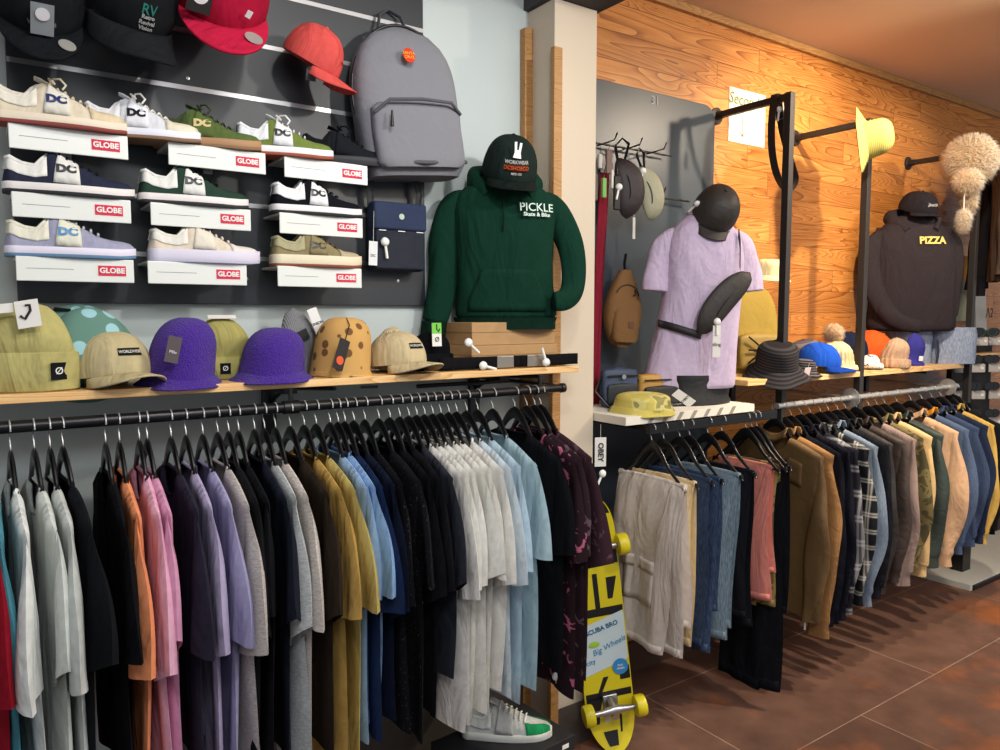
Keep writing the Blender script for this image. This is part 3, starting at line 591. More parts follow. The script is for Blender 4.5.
tagcard(t,(-w/2-.008,-.07,.085),.028,.072,'dcdfe0',(0,rad(2),0),string=.09,mark='DC'); sectag((-w/2+.028,-.075,.085),'',(0,rad(-8),0),par=t)
# hooks that carry the bags
for (x,z) in ((pc.x-.02,2.355),((p0.x+p1.x)/2,1.765+.149)):
    t=thing('display_hook','metal hook in the slatted panel holding the '+('grey backpack' if z>2.2 else 'navy crossbody bag'),'hook',(x,2.176,z),group='hooks in the slatted panel')
    M().tube([(0,0,0),(0,-.06,0),(0,-.07,.014)],.003,8).build('rod',METAL,t); B(-.012,.012,-.004,0,-.012,.012).build('hook_plate',METAL,t,smooth=False)
# ================================================================ GARMENTS ON HANGERS
RB=1.92; RBZ=1.21
HANG={}
def hanger(kind,loc,label,group,rz=0):
    if kind not in HANG:
        t=thing('clothes_hanger',label,'hanger',loc,(0,0,rz),group); bl=mat('141417','plastic',rough=.28)
        hk='e'
        M().tube([(0,.019*sin(a),-.004+.0185*cos(a)) for a in [rad(d) for d in range(-100,125,15)]]+[(0,.012,-.026),(0,.003,-.036),(0,0,-.046),(0,0,-.07)],.0018,6).build('hook',mat('b4b4b4','metal',rough=.4,metal=.5),t)
        rings=[]; tip=.200 if kind=='shirt' else .165; dz=.115 if kind=='shirt' else .13
        P=[]
        for k in range(25):
            y=(-1+2*k/24)*tip; q=abs(y)/tip; a_=abs(y); z=(-.066-.068*(a_/.078)**1.7) if a_<.078 else (-.136-.062*((a_-.078)/.14)**1.15 if kind=='shirt' else -.134-.075*((a_-.078)/.09)); P.append((y,z))
        for k,(y,z) in enumerate(P):
            q=abs(y)/tip; hh=.014*(1-q)**3+.0062*(1 if q<.97 else .5); th=.0052
            a0=P[max(0,k-1)]; a1=P[min(24,k+1)]; n=Vector((0,-(a1[1]-a0[1]),(a1[0]-a0[0]))).normalized() if q>.06 else Vector((0,0,1))
            rings.append([Vector((th*cos(a),y,z))+n*(hh*sin(a)) for a in [2*PI*j/10 for j in range(10)]])
        M().loft(rings).build('hanger_body',bl,t)
        if kind=='bar':
            M().tube([(0,-tip+.01,-.195),(0,tip-.01,-.195)],.004,8).build('trouser_bar',bl,t)
            for s_ in (-1,1): M().tube([(0,s_*(tip-.008),-.186),(0,s_*(tip-.005),-.20)],.006,8).build('bar_joint',bl,t)
        HANG[kind]=t; return t
    t=copy_tree(HANG[kind]); t.location=loc; t.rotation_euler=(0,0,rz); t['label']=label; t['group']=group; return t
class Rip:
    def __init__(s,seed,amp):
        r=random.Random(seed); s.amp=amp; s.f=[r.uniform(14,22),r.uniform(28,42),r.uniform(50,75)]; s.p=[r.uniform(0,6.28) for _ in range(6)]; s.k=r.uniform(-1,1)
    def __call__(s,y,z,g):
        return s.amp*g*(.9*sin(s.f[0]*y+s.p[0]+2.2*z)+.45*sin(s.f[1]*y+s.p[1]-3*z)+.18*sin(s.f[2]*y+s.p[2]+5*z)+.35*sin(6*z+s.p[3]))
def sheet(fn,nu,nv,sides=(-1,1),m=None):
    m=m or M()
    for sd in sides: m.grid(lambda u,v: fn(u,v,sd),nu,nv)
    return m
def garment(name,label,cat,loc,col,kind='fabric',sleeve='short',ln=.69,wid=.232,seed=0,amp=.004,t=.011,group=None,hex2=None,collar='crew',z0=0,sl=None,scale=None,slcol=None,trim=None,rz=0,open_=False,flare=1.0,pocket=False):
    """hangs in its own YZ plane, front facing -X; origin at the rail"""
    g=thing(name,label,cat,loc,(0,0,rz),group); mt=mat(col,kind,hex2=hex2,scale=scale); rip=Rip(seed,amp); r=random.Random(seed+99)
    zn=-.124+z0; zt=-.184+z0; nk=.078; hemz=zn-ln; wob=r.uniform(-.02,.02); curl=r.uniform(-.6,.6); lo=r.uniform(-.012,.012)
    def ztop(y,sd):
        a=abs(y)
        if a<nk: return zn+.006-(.068 if sd<0 else .014)*(1-(a/nk)**2)**.5*(1 if collar!='none' else 0)
        q=(a-nk)/(wid-nk); return zn+(zt-zn)*q**1.15
    def wz(z):
        q=max(0,min(1,(zt-z)/(zt-hemz)))
        return wid-.012*sin(PI*min(1,q*2.2))+(.008*flare+wob*.4)*q-.022*q*q*(1+sin(rip.p[4]+q*4))*.6
    def body(u,v,sd):
        j=v*2-1; j=math.copysign(abs(j)**.85,j); yt=j*wid; zt_=ztop(yt,sd); u=u**1.5; z=zt_+(hemz+lo*j-zt_)*u
        y=j*wz(z); gq=min(1,max(0,(zn-z)/.35)); th=max(t,.0098)*(1-abs(j)**5.0)**.5*(1 if u>.012 else .62 if u>.003 else (0 if abs(yt)>nk else .62))
        x=sd*th+rip(y,z,gq)+curl*.012*gq*max(0,-j)**2
        return (x,y,z)
    bd=sheet(body,26,36).build('torso',mt,g)
    if collar=='crew':
        M().tube([(-(.002+.006*(1-(y/nk)**2)),y,ztop(y,-1)) for y in [nk*sin(a) for a in [-PI/2+PI*k/14 for k in range(15)]]]+[((.006*(1-(y/nk)**2)),y,ztop(y,1)+.003) for y in [nk*sin(a) for a in [PI/2-PI*k/10 for k in range(1,10)]]],.0042,6,closed=True,caps=False).build('collar',mat(trim or col,kind,hex2=hex2,scale=scale),g)
    elif collar=='shirt':
        for sd in (-1,1):
            M().grid(lambda u,v:(sd*(.012+.016*v)-.003*cos(u*PI),(-nk*.95+2*nk*.95*u),zn+.012+.030*(1-v)-(.035*(1-abs(2*u-1)**2) if sd<0 else .006)*(1)),12,4).build('collar',mat(trim or col,'cord' if trim else kind,hex2=None if trim else hex2,scale=scale),g,solid=.004)
    elif collar=='hood':
        M().lathe([(.001,-.055),(.06,-.05),(.085,-.015),(.075,.015),(.04,.02)],20,.36,1.0).map(lambda p:Vector((p.x+.022,p.y,p.z+zn+.004))).build('hood',mt,g)
    L=sl or (.265+r.uniform(-.025,.045) if sleeve=='short' else .60)
    for sd_ in (-1,1):
        rs=Rip(seed+7+sd_,amp*1.1); sp=r.uniform(.6,1.3); r_s=r.uniform(-.4,1.6); ph=r.uniform(0,6)
        if sleeve=='none': break
        def slv(u,v,sd,sd_=sd_):
            if sleeve=='short':
                o0=Vector((0,wid-.012,zt+.006)); o1=Vector((0,wid+.075*sp,zt-L)); i0=Vector((0,wid-.030,zt-.20)); i1=Vector((0,wid-.055*sp,zt-L-.05*r_s))
                o=o0.lerp(o1,u)+Vector((0,.028*sin(PI*u)*(1-u*.3),.0)); i_=i0.lerp(i1,u)
            else:
                o0=Vector((0,wid-.012,zt+.006)); o1=Vector((0,wid+.012*sp,zt-L)); i0=Vector((0,wid-.05,zt-.20)); i1=Vector((0,wid-.085,zt-L-.008))
                o=o0.lerp(o1,u)+Vector((0,.042*sin(PI*min(1,u*1.15))*sp+.006*sin(9*u+ph),0)); i_=i0.lerp(i1,u**1.0)+Vector((0,.012*sin(6*u+ph),0))
                if u>.90: o=o+Vector((0,-.012,0))
            p=i_.lerp(o,v); th=(t+.004)*(1-abs(v*2-1)**2.6)**.5*(.45+.55*min(1,u*3.5))
            x=sd*th+rs(p.y*1.4,p.z,min(1,.2+u))+rip(wid,p.z,min(1,u))*.5+(.006*sin(22*p.z+ph)*(v) if sleeve!='short' else 0)
            return (x,sd_*p.y,p.z)
        so=sheet(slv,18 if sleeve=='short' else 30,12).build('sleeve',mat(slcol or col,kind,hex2=hex2,scale=scale),g)
        if sleeve=='long':
            cf=M(); 
            for sd in (-1,1): cf.grid(lambda u,v:tuple(Vector(slv(.9+.1*u,v,sd))+Vector((sd*.0016,0,0))),3,10)
            cf.build('cuff',mat(slcol or col,kind,hex2=hex2,scale=scale),so)
        else:
            cf=M()
            for sd in (-1,1): cf.grid(lambda u,v:tuple(Vector(slv(.92+.08*u,v,sd))+Vector((sd*.0004,0,0))),2,10)
            cf.build('sleeve_hem',mat(slcol or col,kind,hex2=hex2,scale=scale),so)
    if open_:
        pl=M(); pl.grid(lambda u,v:tuple(Vector(body(.08+.92*u,.47+.06*v,-1))+Vector((-.0025,0,0))),20,2)
        pq=pl.build('button_placket',mt,g,solid=.002,offset=0)
        for k in range(6): p=Vector(body(.14+.14*k,.5,-1)); M().lathe([(0,0),(.005,0),(.005,.002),(0,.002)],10).build('button',mat('d8d2c6','plastic'),pq,loc=p+Vector((-.005,0,0)),rot=(0,-PI/2,0))
    if pocket: 
        M().grid(lambda u,v:tuple(Vector(body(.22+.17*u,.20+.17*v,-1))+Vector((-.003,0,0))),5,5).build('chest_pocket',mt,g,solid=.002,offset=0)
    return g
G3='garments on the left clothes rail'; G4='garments on the right clothes rail'
TEES=[(-27,'8c1626','fabric','dark red t-shirt, leftmost on the left rail',{}),
(-14,'4a8696','fabric','teal t-shirt at the left end of the left rail',{}),
(8,'d6dad8','fabric','white t-shirt beside the teal one, leftmost white on the rail',{}),
(32,'c9cfcb','fabric','pale grey-white t-shirt, second of the three at the left end',{}),
(48,'bfc4c2','fabric','light grey t-shirt right before the left black shirts',{}),
(61,'15171c','fabric','black t-shirt, first right of the light grey tee',{}),
(104,'0f1014','fabric','black t-shirt with wide open neck, left of the orange tee',{}),
(118,'e08e63','fabric','orange t-shirt on the left rail',{}),
(138,'d8a4bc','fabric','pink t-shirt right beside the orange one',{'wid':.228}),
(146,'cf94b4','fabric','deeper pink t-shirt between the pink and the lilac tees',{}),
(170,'2a2736','fabric','dark plum t-shirt just left of the lilac one',{}),
(185,'a69cbc','fabric','lilac t-shirt, first right of the pink ones',{'slcol':None}),
(202,'9c98bc','fabric','lavender blue t-shirt right of the lilac one',{}),
(217,'b9b2ae','heather','heather grey t-shirt right of the lavender tees',{}),
(228,'17181b','fabric','black t-shirt just right of the narrow heather grey tee',{}),
(238,'121318','fabric','black t-shirt left of the pale grey marl tees',{}),
(254,'1a1e2a','fabric','very dark navy t-shirt left of the grey marl tee',{}),
(264,'b4b8ba','heather','thin pale grey t-shirt in front of the beige marl tee',{}),
(275,'c2bab4','heather','large beige grey marl t-shirt with wide sleeve',{'wid':.235,'sp':1}),
(290,'2b231c','fabric','dark brown t-shirt beside the mustard ones',{}),
(304,'b3904e','fabric','mustard t-shirt, left one of the two yellow tees',{'ln':.80}),
(316,'b3a262','fabric','light mustard t-shirt, right one of the two yellow tees',{'ln':.76}),
(330,'8aa8cc','fabric','sky blue t-shirt, left one of the two blue tees',{}),
(338,'7c9ec8','fabric','sky blue t-shirt, right one next to the navy tee',{}),
(345,'1c2a4a','fabric','navy t-shirt right of the sky blue tees',{}),
(354,'141a2c','fabric','dark navy t-shirt between the navy and the speckled black tees',{}),
(365,'15161a','speck','black speckled t-shirt, left one of the two speckled tees',{'hex2':'66666a','ln':.70}),
(379,'191a1e','speck','black speckled t-shirt, right one of the two speckled tees',{'hex2':'707074','ln':.75}),
(390,'101115','fabric','plain black t-shirt right of the speckled tees',{}),
(400,'15161b','fabric','black t-shirt, second before the run of white tees',{}),
(409,'2c2f38','fabric','charcoal t-shirt right before the run of white tees',{'ln':.6}),
(417,'dad8d4','fabric','white t-shirt, first of the white run and lowest sleeve',{'wid':.238,'ln':.76}),
(425,'d3d4cf','fabric','white t-shirt, second of the white run',{'ln':.74}),
(433,'dcdad6','fabric','white t-shirt, third of the white run',{'ln':.76}),
(441,'d4d5d0','fabric','white t-shirt, fourth of the white run',{'ln':.73}),
(449,'dad8d3','fabric','white t-shirt, fifth of the white run',{'ln':.74}),
(457,'d6d6d2','fabric','white t-shirt, sixth and last of the white run',{'ln':.70}),
(467,'c4d2dc','fabric','very pale blue t-shirt right after the white run',{'ln':.72}),
(478,'b0c6d4','fabric','light blue t-shirt in the middle of the three pale blues',{'ln':.76}),
(493,'a3bcc6','fabric','light teal-blue t-shirt, rightmost of the pale blues',{'ln':.73}),
(515,'121318','fabric','black shirt with wide shoulders right of the pale blue tees',{'ln':.70,'wid':.235}),
(527,'2a1c22','floral','black shirt with large pink flowers near the right rail end',{'hex2':'b4607c','ln':.78}),
(535,'33242a','floral','dark plum shirt with small grey print, second from right end',{'hex2':'6a565c','ln':.78}),
(541,'3a262e','floral','dark maroon printed shirt, rightmost on the left rail',{'hex2':'5c4450','ln':.74})]
for k,(px,col,kd,lb,o) in enumerate(TEES):
    X=Xat(px,RY,400); o=dict(o); o.pop('sp',None); o.setdefault('ln',.69+.02*((k*7)%5-2)*.5)
    rn=random.Random(k*13+5); rz=rn.uniform(-.03,.03)
    rz=rz+(.11 if px<-20 else .06 if px<0 else .08 if px<70 else 0); 
    garment('t_shirt' if k<40 else 'printed_shirt' if k>40 else 't_shirt',lb,'shirt',(X,RY+rn.uniform(-.01,.01),RZ),col,kd,seed=k*3+1,group=G3,rz=rz,amp=.0065 if 400<px<470 else .0095,t=.008 if 340<px<500 else .011,**o)
    hanger('shirt',(X,RY,RZ),'black wooden hanger holding the '+lb,'black hangers on the left clothes rail',rz)
# ---- right rail ----------------------------------------------------------
JACK=[(776,'6b5230','nylon','olive brown jacket, leftmost of the jackets on the right rail','jacket',dict(collar='shirt',ln=.62,sl=.56,t=.02)),
(784,'a67c50','cord','tan corduroy jacket with long cuffed sleeve beside the navy one','jacket',dict(collar='shirt',ln=.62,sl=.64,t=.018)),
(792,'15161f','fabric','black navy coat right of the tan corduroy jacket','jacket',dict(collar='shirt',ln=.66,sl=.60,t=.018)),
(802,'1b1c26','fabric','dark navy shirt left of the dark plaid shirt','shirt',dict(collar='shirt',ln=.62,sl=.6)),
(811,'2a2932','plaid','dark plaid shirt with sparse white lines','shirt',dict(collar='shirt',hex2='b4b4b8',ln=.6,sl=.58,scale=3.0)),
(821,'22242a','plaid','black and white checked flannel shirt on the right rail','shirt',dict(collar='shirt',hex2='d8d6cc',ln=.58,sl=.56,scale=4.4)),
(829,'8090a4','denim','washed light denim shirt right of the checked flannel','shirt',dict(collar='shirt',ln=.58,sl=.58)),
(838,'1d1e24','fabric','black jacket right of the light denim shirt','jacket',dict(collar='shirt',ln=.62,sl=.56)),
(846,'2a2728','nylon','charcoal jacket left of the dark brown one','jacket',dict(collar='shirt',ln=.6,sl=.55,t=.02)),
(857,'3b302c','nylon','dark brown jacket left of the mauve sweatshirt','jacket',dict(collar='shirt',ln=.56,sl=.52,t=.022)),
(869,'94817c','fabric','mauve grey sweatshirt with ribbed cuff on the right rail','sweatshirt',dict(collar='crew',ln=.56,sl=.56,t=.018)),
(877,'55503a','camo','olive camouflage jacket behind the mauve sweatshirt','jacket',dict(collar='shirt',hex2='7a6f4c',ln=.55,sl=.48)),
(885,'d2b07c','nylon','cream yellow jacket right of the camouflage one','jacket',dict(collar='shirt',ln=.55,sl=.54,t=.02)),
(897,'2e3b38','nylon','dark green puffy jacket on the right rail','jacket',dict(collar='shirt',ln=.56,sl=.52,t=.03)),
(911,'c9a484','fabric','peach beige jacket right of the dark green one','jacket',dict(collar='shirt',ln=.56,sl=.54,t=.022)),
(922,'50607e','denim','blue denim jacket with mustard corduroy collar','jacket',dict(collar='shirt',trim='d08a2c',ln=.52,sl=.5,t=.02)),
(932,'3c4a68','denim','mid blue denim jacket right of the mustard collared one','jacket',dict(collar='shirt',ln=.5,sl=.48)),
(941,'222c44','fabric','navy jacket second from the right end of the right rail','jacket',dict(collar='shirt',ln=.5,sl=.48,trim=None)),
(949,'c8a458','fabric','mustard yellow shirt near the right end of the right rail','shirt',dict(collar='shirt',ln=.55,sl=.5)),
(955,'191b20','fabric','black jacket at the right end of the right rail','jacket',dict(collar='shirt',ln=.5,sl=.46))]
for k,(px,col,kd,lb,cat_,o) in enumerate(JACK):
    X=Xat(px,RB+.03,400); o=dict(o); tt=o.pop('t',.014); o['ln']+=.12; o['sl']=o['sl']+.135; rn=random.Random(k*17+3); rz=rn.uniform(-.05,.05)
    garment(cat_,lb,cat_,(X,RB+.03,RBZ),col,kd,'long',wid=.235,seed=k*5+401,group=G4,rz=rz,amp=.007,t=tt,open_=(o.get('collar')=='shirt'),pocket=cat_=='jacket',**o)
    hanger('shirt',(X,RB+.03,RBZ),'black hanger holding the '+lb.replace(' on the right rail','').replace(' of the right rail',''),'black hangers on the right clothes rail',rz)
# ---- trousers ------------------------------------------------------------
def trousers(label,loc,col,kind,l1,l2,seed,t=.012,cargo=False,hex2=None,rz=0,wt=.15,taper=.75,cat='trousers',draw=False):
    g=thing('trousers',label,cat,loc,(0,0,rz),'trousers folded over hangers'); mt=mat(col,kind,hex2=hex2)
    for n_,(L,xo,sd0) in enumerate(((l1,-1,-1),(l2,1,1))):
        for leg in (0,1):
            rp=Rip(seed+n_*5+leg,.011); off=(-.012 if leg==0 else .012)
            def f(u,v,sd,xo=xo,L=L,leg=leg,rp=rp,off=off):
                j=v*2-1; w=wt*(1-(1-taper)*u)*(1 if leg==0 else .96); y=j*w+off*u*3+.012*sin(5*u+seed)*u
                z=-.190-L*u+(.006 if leg else 0)-.02*leg*u; th=t*.75*(1-abs(j)**2.8)**.5*(.4+.6*min(1,u*5))
                cx=xo*(.006+.004*leg+ .010*min(1,u*4)+leg*.010*min(1,u*3))
                if u<.02: cx=xo*.002
                return (cx+sd*th+rp(y*1.3,z,min(1,u*2)),y,z)
            o=sheet(f,26,16).build('leg',mt,g)
            if cargo and xo<0 and leg==1:
                pk=M().grid(lambda u,v:tuple(Vector(f(.50+.24*u,.25+.5*v,-1))+Vector((-.005,0,0))),6,6).build('cargo_pocket',mt,o,solid=.0025)
                M().grid(lambda u,v:tuple(Vector(f(.47+.07*u,.23+.54*v,-1))+Vector((-.008,0,0))),3,6).build('pocket_flap',mt,o,solid=.002)
            hm=M().grid(lambda u,v:tuple(Vector(f(.95+.05*u,.02+.96*v,-1))+Vector((-.0015,0,0))),2,12).build('hem',mt,o,solid=.001)
    M().tube([(0,-wt,-.190),(0,0,-.187),(0,wt,-.190)],.012,10,flat=.8).build('fold',mt,g)
    if draw: M().tube([(-.03,-.05,-.55),(-.034,-.052,-.66),(-.03,-.045,-.72)],.003,6).build('drawstring',mt,g)
    return g
PANTS=[(652,'cdc3ba','fabric','pale grey cargo trousers with flap pocket, leftmost on right rail',.60,.50,dict(cargo=True,t=.02,wt=.165,taper=.92)),
(664,'cdb78f','fabric','cream trousers just behind the pale grey cargo pair',.42,.60,dict(t=.016)),
(680,'26324c','denim','dark blue jeans, first of the jeans',.62,.55,dict(hex2='3c4c68',t=.02)),
(690,'2a3a55','denim','dark blue jeans with worn edge, second of the jeans',.65,.5,dict(hex2='4a5c78',t=.02)),
(708,'66798a','denim','mid blue washed jeans beside the pink trousers',.64,.6,dict(hex2='8c9fac',t=.02,taper=.55)),
(722,'15161c','fabric','black trousers between the jeans and the pink pair',.56,.6,dict(t=.02)),
(746,'c47a70','fabric','salmon pink cargo trousers on the right rail',.53,.42,dict(cargo=True,t=.022,wt=.13,draw=True)),
(752,'5c4f30','camo','camouflage trousers just right of the salmon pair',.56,.6,dict(hex2='8a7a4a',t=.02,wt=.13)),
(757,'14151a','fabric','black track trousers between the camouflage pair and the jackets',.92,.6,dict(t=.018,wt=.15))]
for k,(px,col,kd,lb,l1,l2,o) in enumerate(PANTS):
    X=Xat(px,1.9,425); rz=.02*((k*5)%3-1)
    trousers(lb,(X,1.9,1.195),col,kd,l1,l2,k*7+900,rz=rz,**o); hanger('bar',(X,1.9,1.195),'black trouser hanger holding the '+lb,'black trouser hangers on the right rail',rz)
# ================================================================ BUSTS, HOODIES, BAGS
def bust_torso(t,rings,mt,name='torso',n=40,seed=0,amp=.02,sub=0,pw=.8):
    r=random.Random(seed); p=[r.uniform(0,6) for _ in range(6)]
    R=[]
    for (z,cx,cy,rx,ry) in rings:
        R.append(ell(rx,ry,n,z,cx,cy,pw,lambda a,z=z: amp*(sin(3*a+p[0]+z*9)*.6+sin(5*a+p[1]-z*14)*.5+.35*sin(9*a+p[2]+z*22))))
    return M().loft(R).build(name,mt,t,sub=1)
def interp(P,n):
    out=[]
    for k in range(n+1):
        f=k/n*(len(P)-1); i=min(int(f),len(P)-2); q=f-i; a=P[max(i-1,0)];b=P[i];c=P[i+1];d=P[min(i+2,len(P)-1)]
        out.append([.5*((2*b[j])+(-a[j]+c[j])*q+(2*a[j]-5*b[j]+4*c[j]-d[j])*q*q+(-a[j]+3*b[j]-3*c[j]+d[j])*q**3) for j in range(len(b))])
    return out
def limb(t,pts,mt,name='sleeve',n=20,flat=.7,seed=0,amp=.05,par=None):   # pts (x,y,z,r)
    q=interp(pts,26); r=random.Random(seed); ph=r.uniform(0,6); m=M(); rings=[]; ref=Vector((0,1,0))
    for k,p in enumerate(q):
        a=Vector(q[max(0,k-1)][:3]); b=Vector(q[min(len(q)-1,k+1)][:3]); tt=(b-a).normalized(); u=tt.cross(ref).normalized(); v=u.cross(tt).normalized()
        rings.append([Vector(p[:3])+u*(p[3]*cos(2*PI*j/n)*(1+amp*sin(3*2*PI*j/n+ph+k*.7)))+v*(p[3]*flat*sin(2*PI*j/n)*(1+amp*sin(k*.9+ph+j))) for j in range(n)])
    return m.loft(rings).build(name,mt,par or t,sub=1)
def onfront(rings,off):     # maps (x,z) to the front of a torso made from rings
    def f(p):
        z=p.z; R=sorted(rings)
        for a,b in zip(R,R[1:]):
            if a[0]<=z<=b[0]: q=(z-a[0])/(b[0]-a[0]); cx,cy,rx,ry=[a[i]*(1-q)+b[i]*q for i in (1,2,3,4)]; break
        else: cx,cy,rx,ry=R[-1][1:]
        xx=max(-.97,min(.97,(p.x-cx)/rx)); 
        return Vector((p.x,cy-ry*(1-abs(xx)**2.5)**.4-off+p.y*.3,z))
    return f
# ---- green hoodie: px 425-585, py 130-360
hz=SZ+.150; hl=Vector((Xat(504,2.06,300),2.06,hz)); s_=.00330
t=thing('hooded_sweatshirt','dark green hooded sweatshirt with small white PICKLE lettering on a bust','sweatshirt',hl,(0,0,rad(-26)),scale=.89)
GRN=mat('103226','fabric'); GR2=mat('0d261d','fabric')
rg=[(0,.005,0,.185,.085),(.02,.005,0,.192,.09),(.05,.005,-.002,.190,.092),(.12,.0,-.005,.182,.095),(.22,0,-.008,.180,.10),(.32,.0,-.01,.185,.102),(.40,.0,-.008,.195,.098),(.455,0,0,.185,.085),(.49,.0,.005,.145,.072),(.52,.0,.01,.105,.062),(.54,.0,.01,.075,.055)]
bust_torso(t,rg,GRN,seed=3,amp=.018)
lf=limb(t,[(-.12,0,.435,.030),(-.155,0,.43,.052),(-.198,-.002,.39,.058),(-.222,-.006,.30,.056),(-.228,-.01,.18,.055),(-.245,-.015,.06,.052),(-.262,-.02,-.01,.046)],GRN,seed=1)
M().loft([ell(.047,.036,20,z,-.262-.06*(0-z)*2,-.02,1) for z in (-.0,-.03,-.06,-.075)]).build('cuff',GR2,lf)
rt_=limb(t,[(.12,0,.435,.030),(.155,0,.43,.052),(.205,-.002,.385,.057),(.245,-.02,.29,.052),(.258,-.04,.18,.047),(.245,-.065,.11,.045),(.205,-.09,.075,.040),(.165,-.10,.068,.034)],GRN,seed=2)
f=onfront(rg,.006)
pk=M().grid(lambda u,v:f(Vector(((u-.5)*2*(.145-.05*max(0,v-.25)*1.3),0,.035+.15*v))),20,8).build('kangaroo_pocket',GRN,t,solid=.005)
hem=M().loft([ell(.190,.093,40,z,.005,0,.8) for z in (-.032,-.004)]+[ell(.196,.096,40,.012,.005,0,.8)],True).build('waistband',GR2,t)
# hood behind the neck
hd=M()
hd.tube([(-.075,-.075,.445),(-.115,-.02,.50),(-.11,.045,.535),(0,.075,.55),(.11,.045,.535),(.118,-.02,.50),(.075,-.075,.445)],[.022,.036,.042,.045,.042,.036,.022],14,flat=.7).build('hood',GRN,t)
for sx in (-.022,.045): M().tube([(sx,-.112,.43),(sx+.002,-.119,.37),(sx,-.116,.32 if sx<0 else .37)],.0032,6).build('drawstring',mat('0e241c','fabric'),t)
text('PICKLE',.042,t,(0,0,0),mat('c9ddd2','paper'),fn=lambda p:onfront(rg,.017)(Vector((p.x+.102,p.y,p.z+.405))),bold=.0003)
text('Skate & Bike',.019,t,(0,0,0),mat('c9ddd2','paper'),fn=lambda p:onfront(rg,.017)(Vector((p.x+.102,p.y,p.z+.380))),bold=.0005,sx=1.05)
M().lathe([(.06,-.02),(.058,.05),(.07,.10),(.05,.14),(.001,.15)],20).build('bust_neck',mat('2a2a2c','fabric'),t,loc=(0,0,.50))
c=cap('black cap with orange and white workwear badge on top of the green hoodie',hl+Vector((-.006,-.035,.470)),(rad(24),rad(2),rad(-22)),'1c2724','151d1b',label_=(.078,.022,.049,'4a2418'),text_=[('WORKWEAR',.067,.0155,'dededa'),('DCSHOECO',.049,.017,'e0622c'),('MFG CO',.031,.010,'dededa')],R=.092,Hc=.135,flatbrim=False,arch=.022,blen=.07,s=.95)
M().prism([(-.014,0),(.014,0),(.010,.018),(.013,.05),(.005,.05),(.003,.026),(-.003,.026),(-.005,.052),(-.013,.05),(-.010,.018)],-.001,0).build('white_sticker',WHT,c,smooth=False,loc=(-.004,-.104,.082),rot=(rad(-22),rad(4),0))
# ---- black shelf frame with posts on the right -------------------------
STL=mat('3a3635','metal',rough=.5,metal=.5)
PX=[(2.849,2.52,'left',True),(3.46,2.50,'middle',False),(4.58,2.50,'right',False)]
for (x,z,nm,belt) in PX:
    t=thing('rack_post','dark square steel post with wall arm, '+{'left':'leftmost, carrying the leather belt','middle':'below the yellow straw hat','right':'rightmost, below the fur hat'}[nm],'display post',(x,1.965,0),group=None)
    m=B(-.0165,.0165,-.0165,.0165,.44,z+.012); m.build('post',STL,t,smooth=False,bevel=.002)
    B(-.0125,.0125,0,.375,z-.018,z+.010).build('arm',STL,t,smooth=False,bevel=.002)
    M().lathe([(0,0),(.038,0),(.038,.008),(.02,.012),(.018,.04),(0,.04)],20).build('wall_flange',STL,t,loc=(0,.385,z-.004),rot=(PI/2,0,0))
    B(-.0125,.0125,0,.375,.442,.470).build('lower_arm',STL,t,smooth=False,bevel=.002)
# belt over the left arm
t=thing('leather_belt','black leather belt looped over the top arm of the left steel post','belt',(2.849,2.03,2.53))
pa=interp([(-.020,0,-.02),(-.016,0,.004),(.0,0,.008),(.016,0,.004),(.021,0,-.03),(.055,-.005,-.14),(.13,-.01,-.26),(.17,-.012,-.33),(.11,-.012,-.385),(.02,-.008,-.34),(-.03,-.004,-.24),(-.035,0,-.12),(-.022,0,-.02)],60)
Q=[Vector(p) for p in pa]; 
st=M().loft([[p+Vector((0,.016,0))+n*.0018,p+Vector((0,-.016,0))+n*.0018,p+Vector((0,-.016,0))-n*.0018,p+Vector((0,.016,0))-n*.0018] for p,n in ((Q[k],(Q[min(k+1,60)]-Q[max(0,k-1)]).cross(Vector((0,1,0))).normalized()) for k in range(61))]).build('strap',mat('201a1a','leather'),t,rot=(0,0,rad(8)))
M().tube([(.018,-.02,-.03),(.03,-.02,-.09),(.03,.02,-.09),(.018,.02,-.03)],.003,8,closed=True,caps=False).build('buckle',mat('8d8a86','metal',metal=.8),t)
tagcard(t,(.03,-.026,-.10),.018,.065,'dedcd6'); sectag((-.012,-.024,-.06),'',(0,rad(8),0),par=t)
# ---- wood shelf on the right ---------------------------------------------
t=thing('wall_shelf','orange wooden shelf carrying beanies and the PIZZA hoodie bust','shelf',(0,0,0))
B(2.60,4.50,1.95,2.35,1.307,1.331).build('shelf_board',SHELFW,t,smooth=False,bevel=.0015)
for x in (3.0,4.2): M().box(x-.015,x+.015,2.0,2.345,1.285,1.307).box(x-.015,x+.015,2.33,2.345,1.16,1.30).build('bracket',BLK,t,smooth=False)
Z2=1.3315
# chrome rail
t=thing('clothes_rail','chrome clothes rail below the right shelf','clothes rail',(0,0,0)); CH=mat('cfcfcf','metal',rough=.3,metal=.7)
for a,b in ((2.80,4.42),): M().tube([(a,RB+.03,RBZ),(b,RB+.03,RBZ)],.0125,14).build('pipe',CH,t)
for x in (3.37,4.32):
    M().lathe([(0,0),(.045,0),(.045,.004),(.03,.01),(0,.012)],24).map(lambda p:Vector((p.z,p.x,p.y))).build('round_bracket',CH,t,loc=(x,RB+.03,RBZ+.0))
    M().tube([(x,RB+.03,RBZ),(x,2.345,RBZ+.01)],.008,10).build('wall_arm',CH,t)
t=thing('clothes_rail','black rail for trouser hangers under the white shelf','clothes rail',(0,0,0))
B(1.97,2.72,1.89,1.91,1.170,1.206).build('bar',BLK,t,smooth=False,bevel=.002); B(1.98,1.995,1.91,2.33,1.18,1.2).build('wall_arm',BLK,t,smooth=False); B(2.62,2.635,1.91,2.33,1.18,1.2).build('wall_arm',BLK,t,smooth=False)
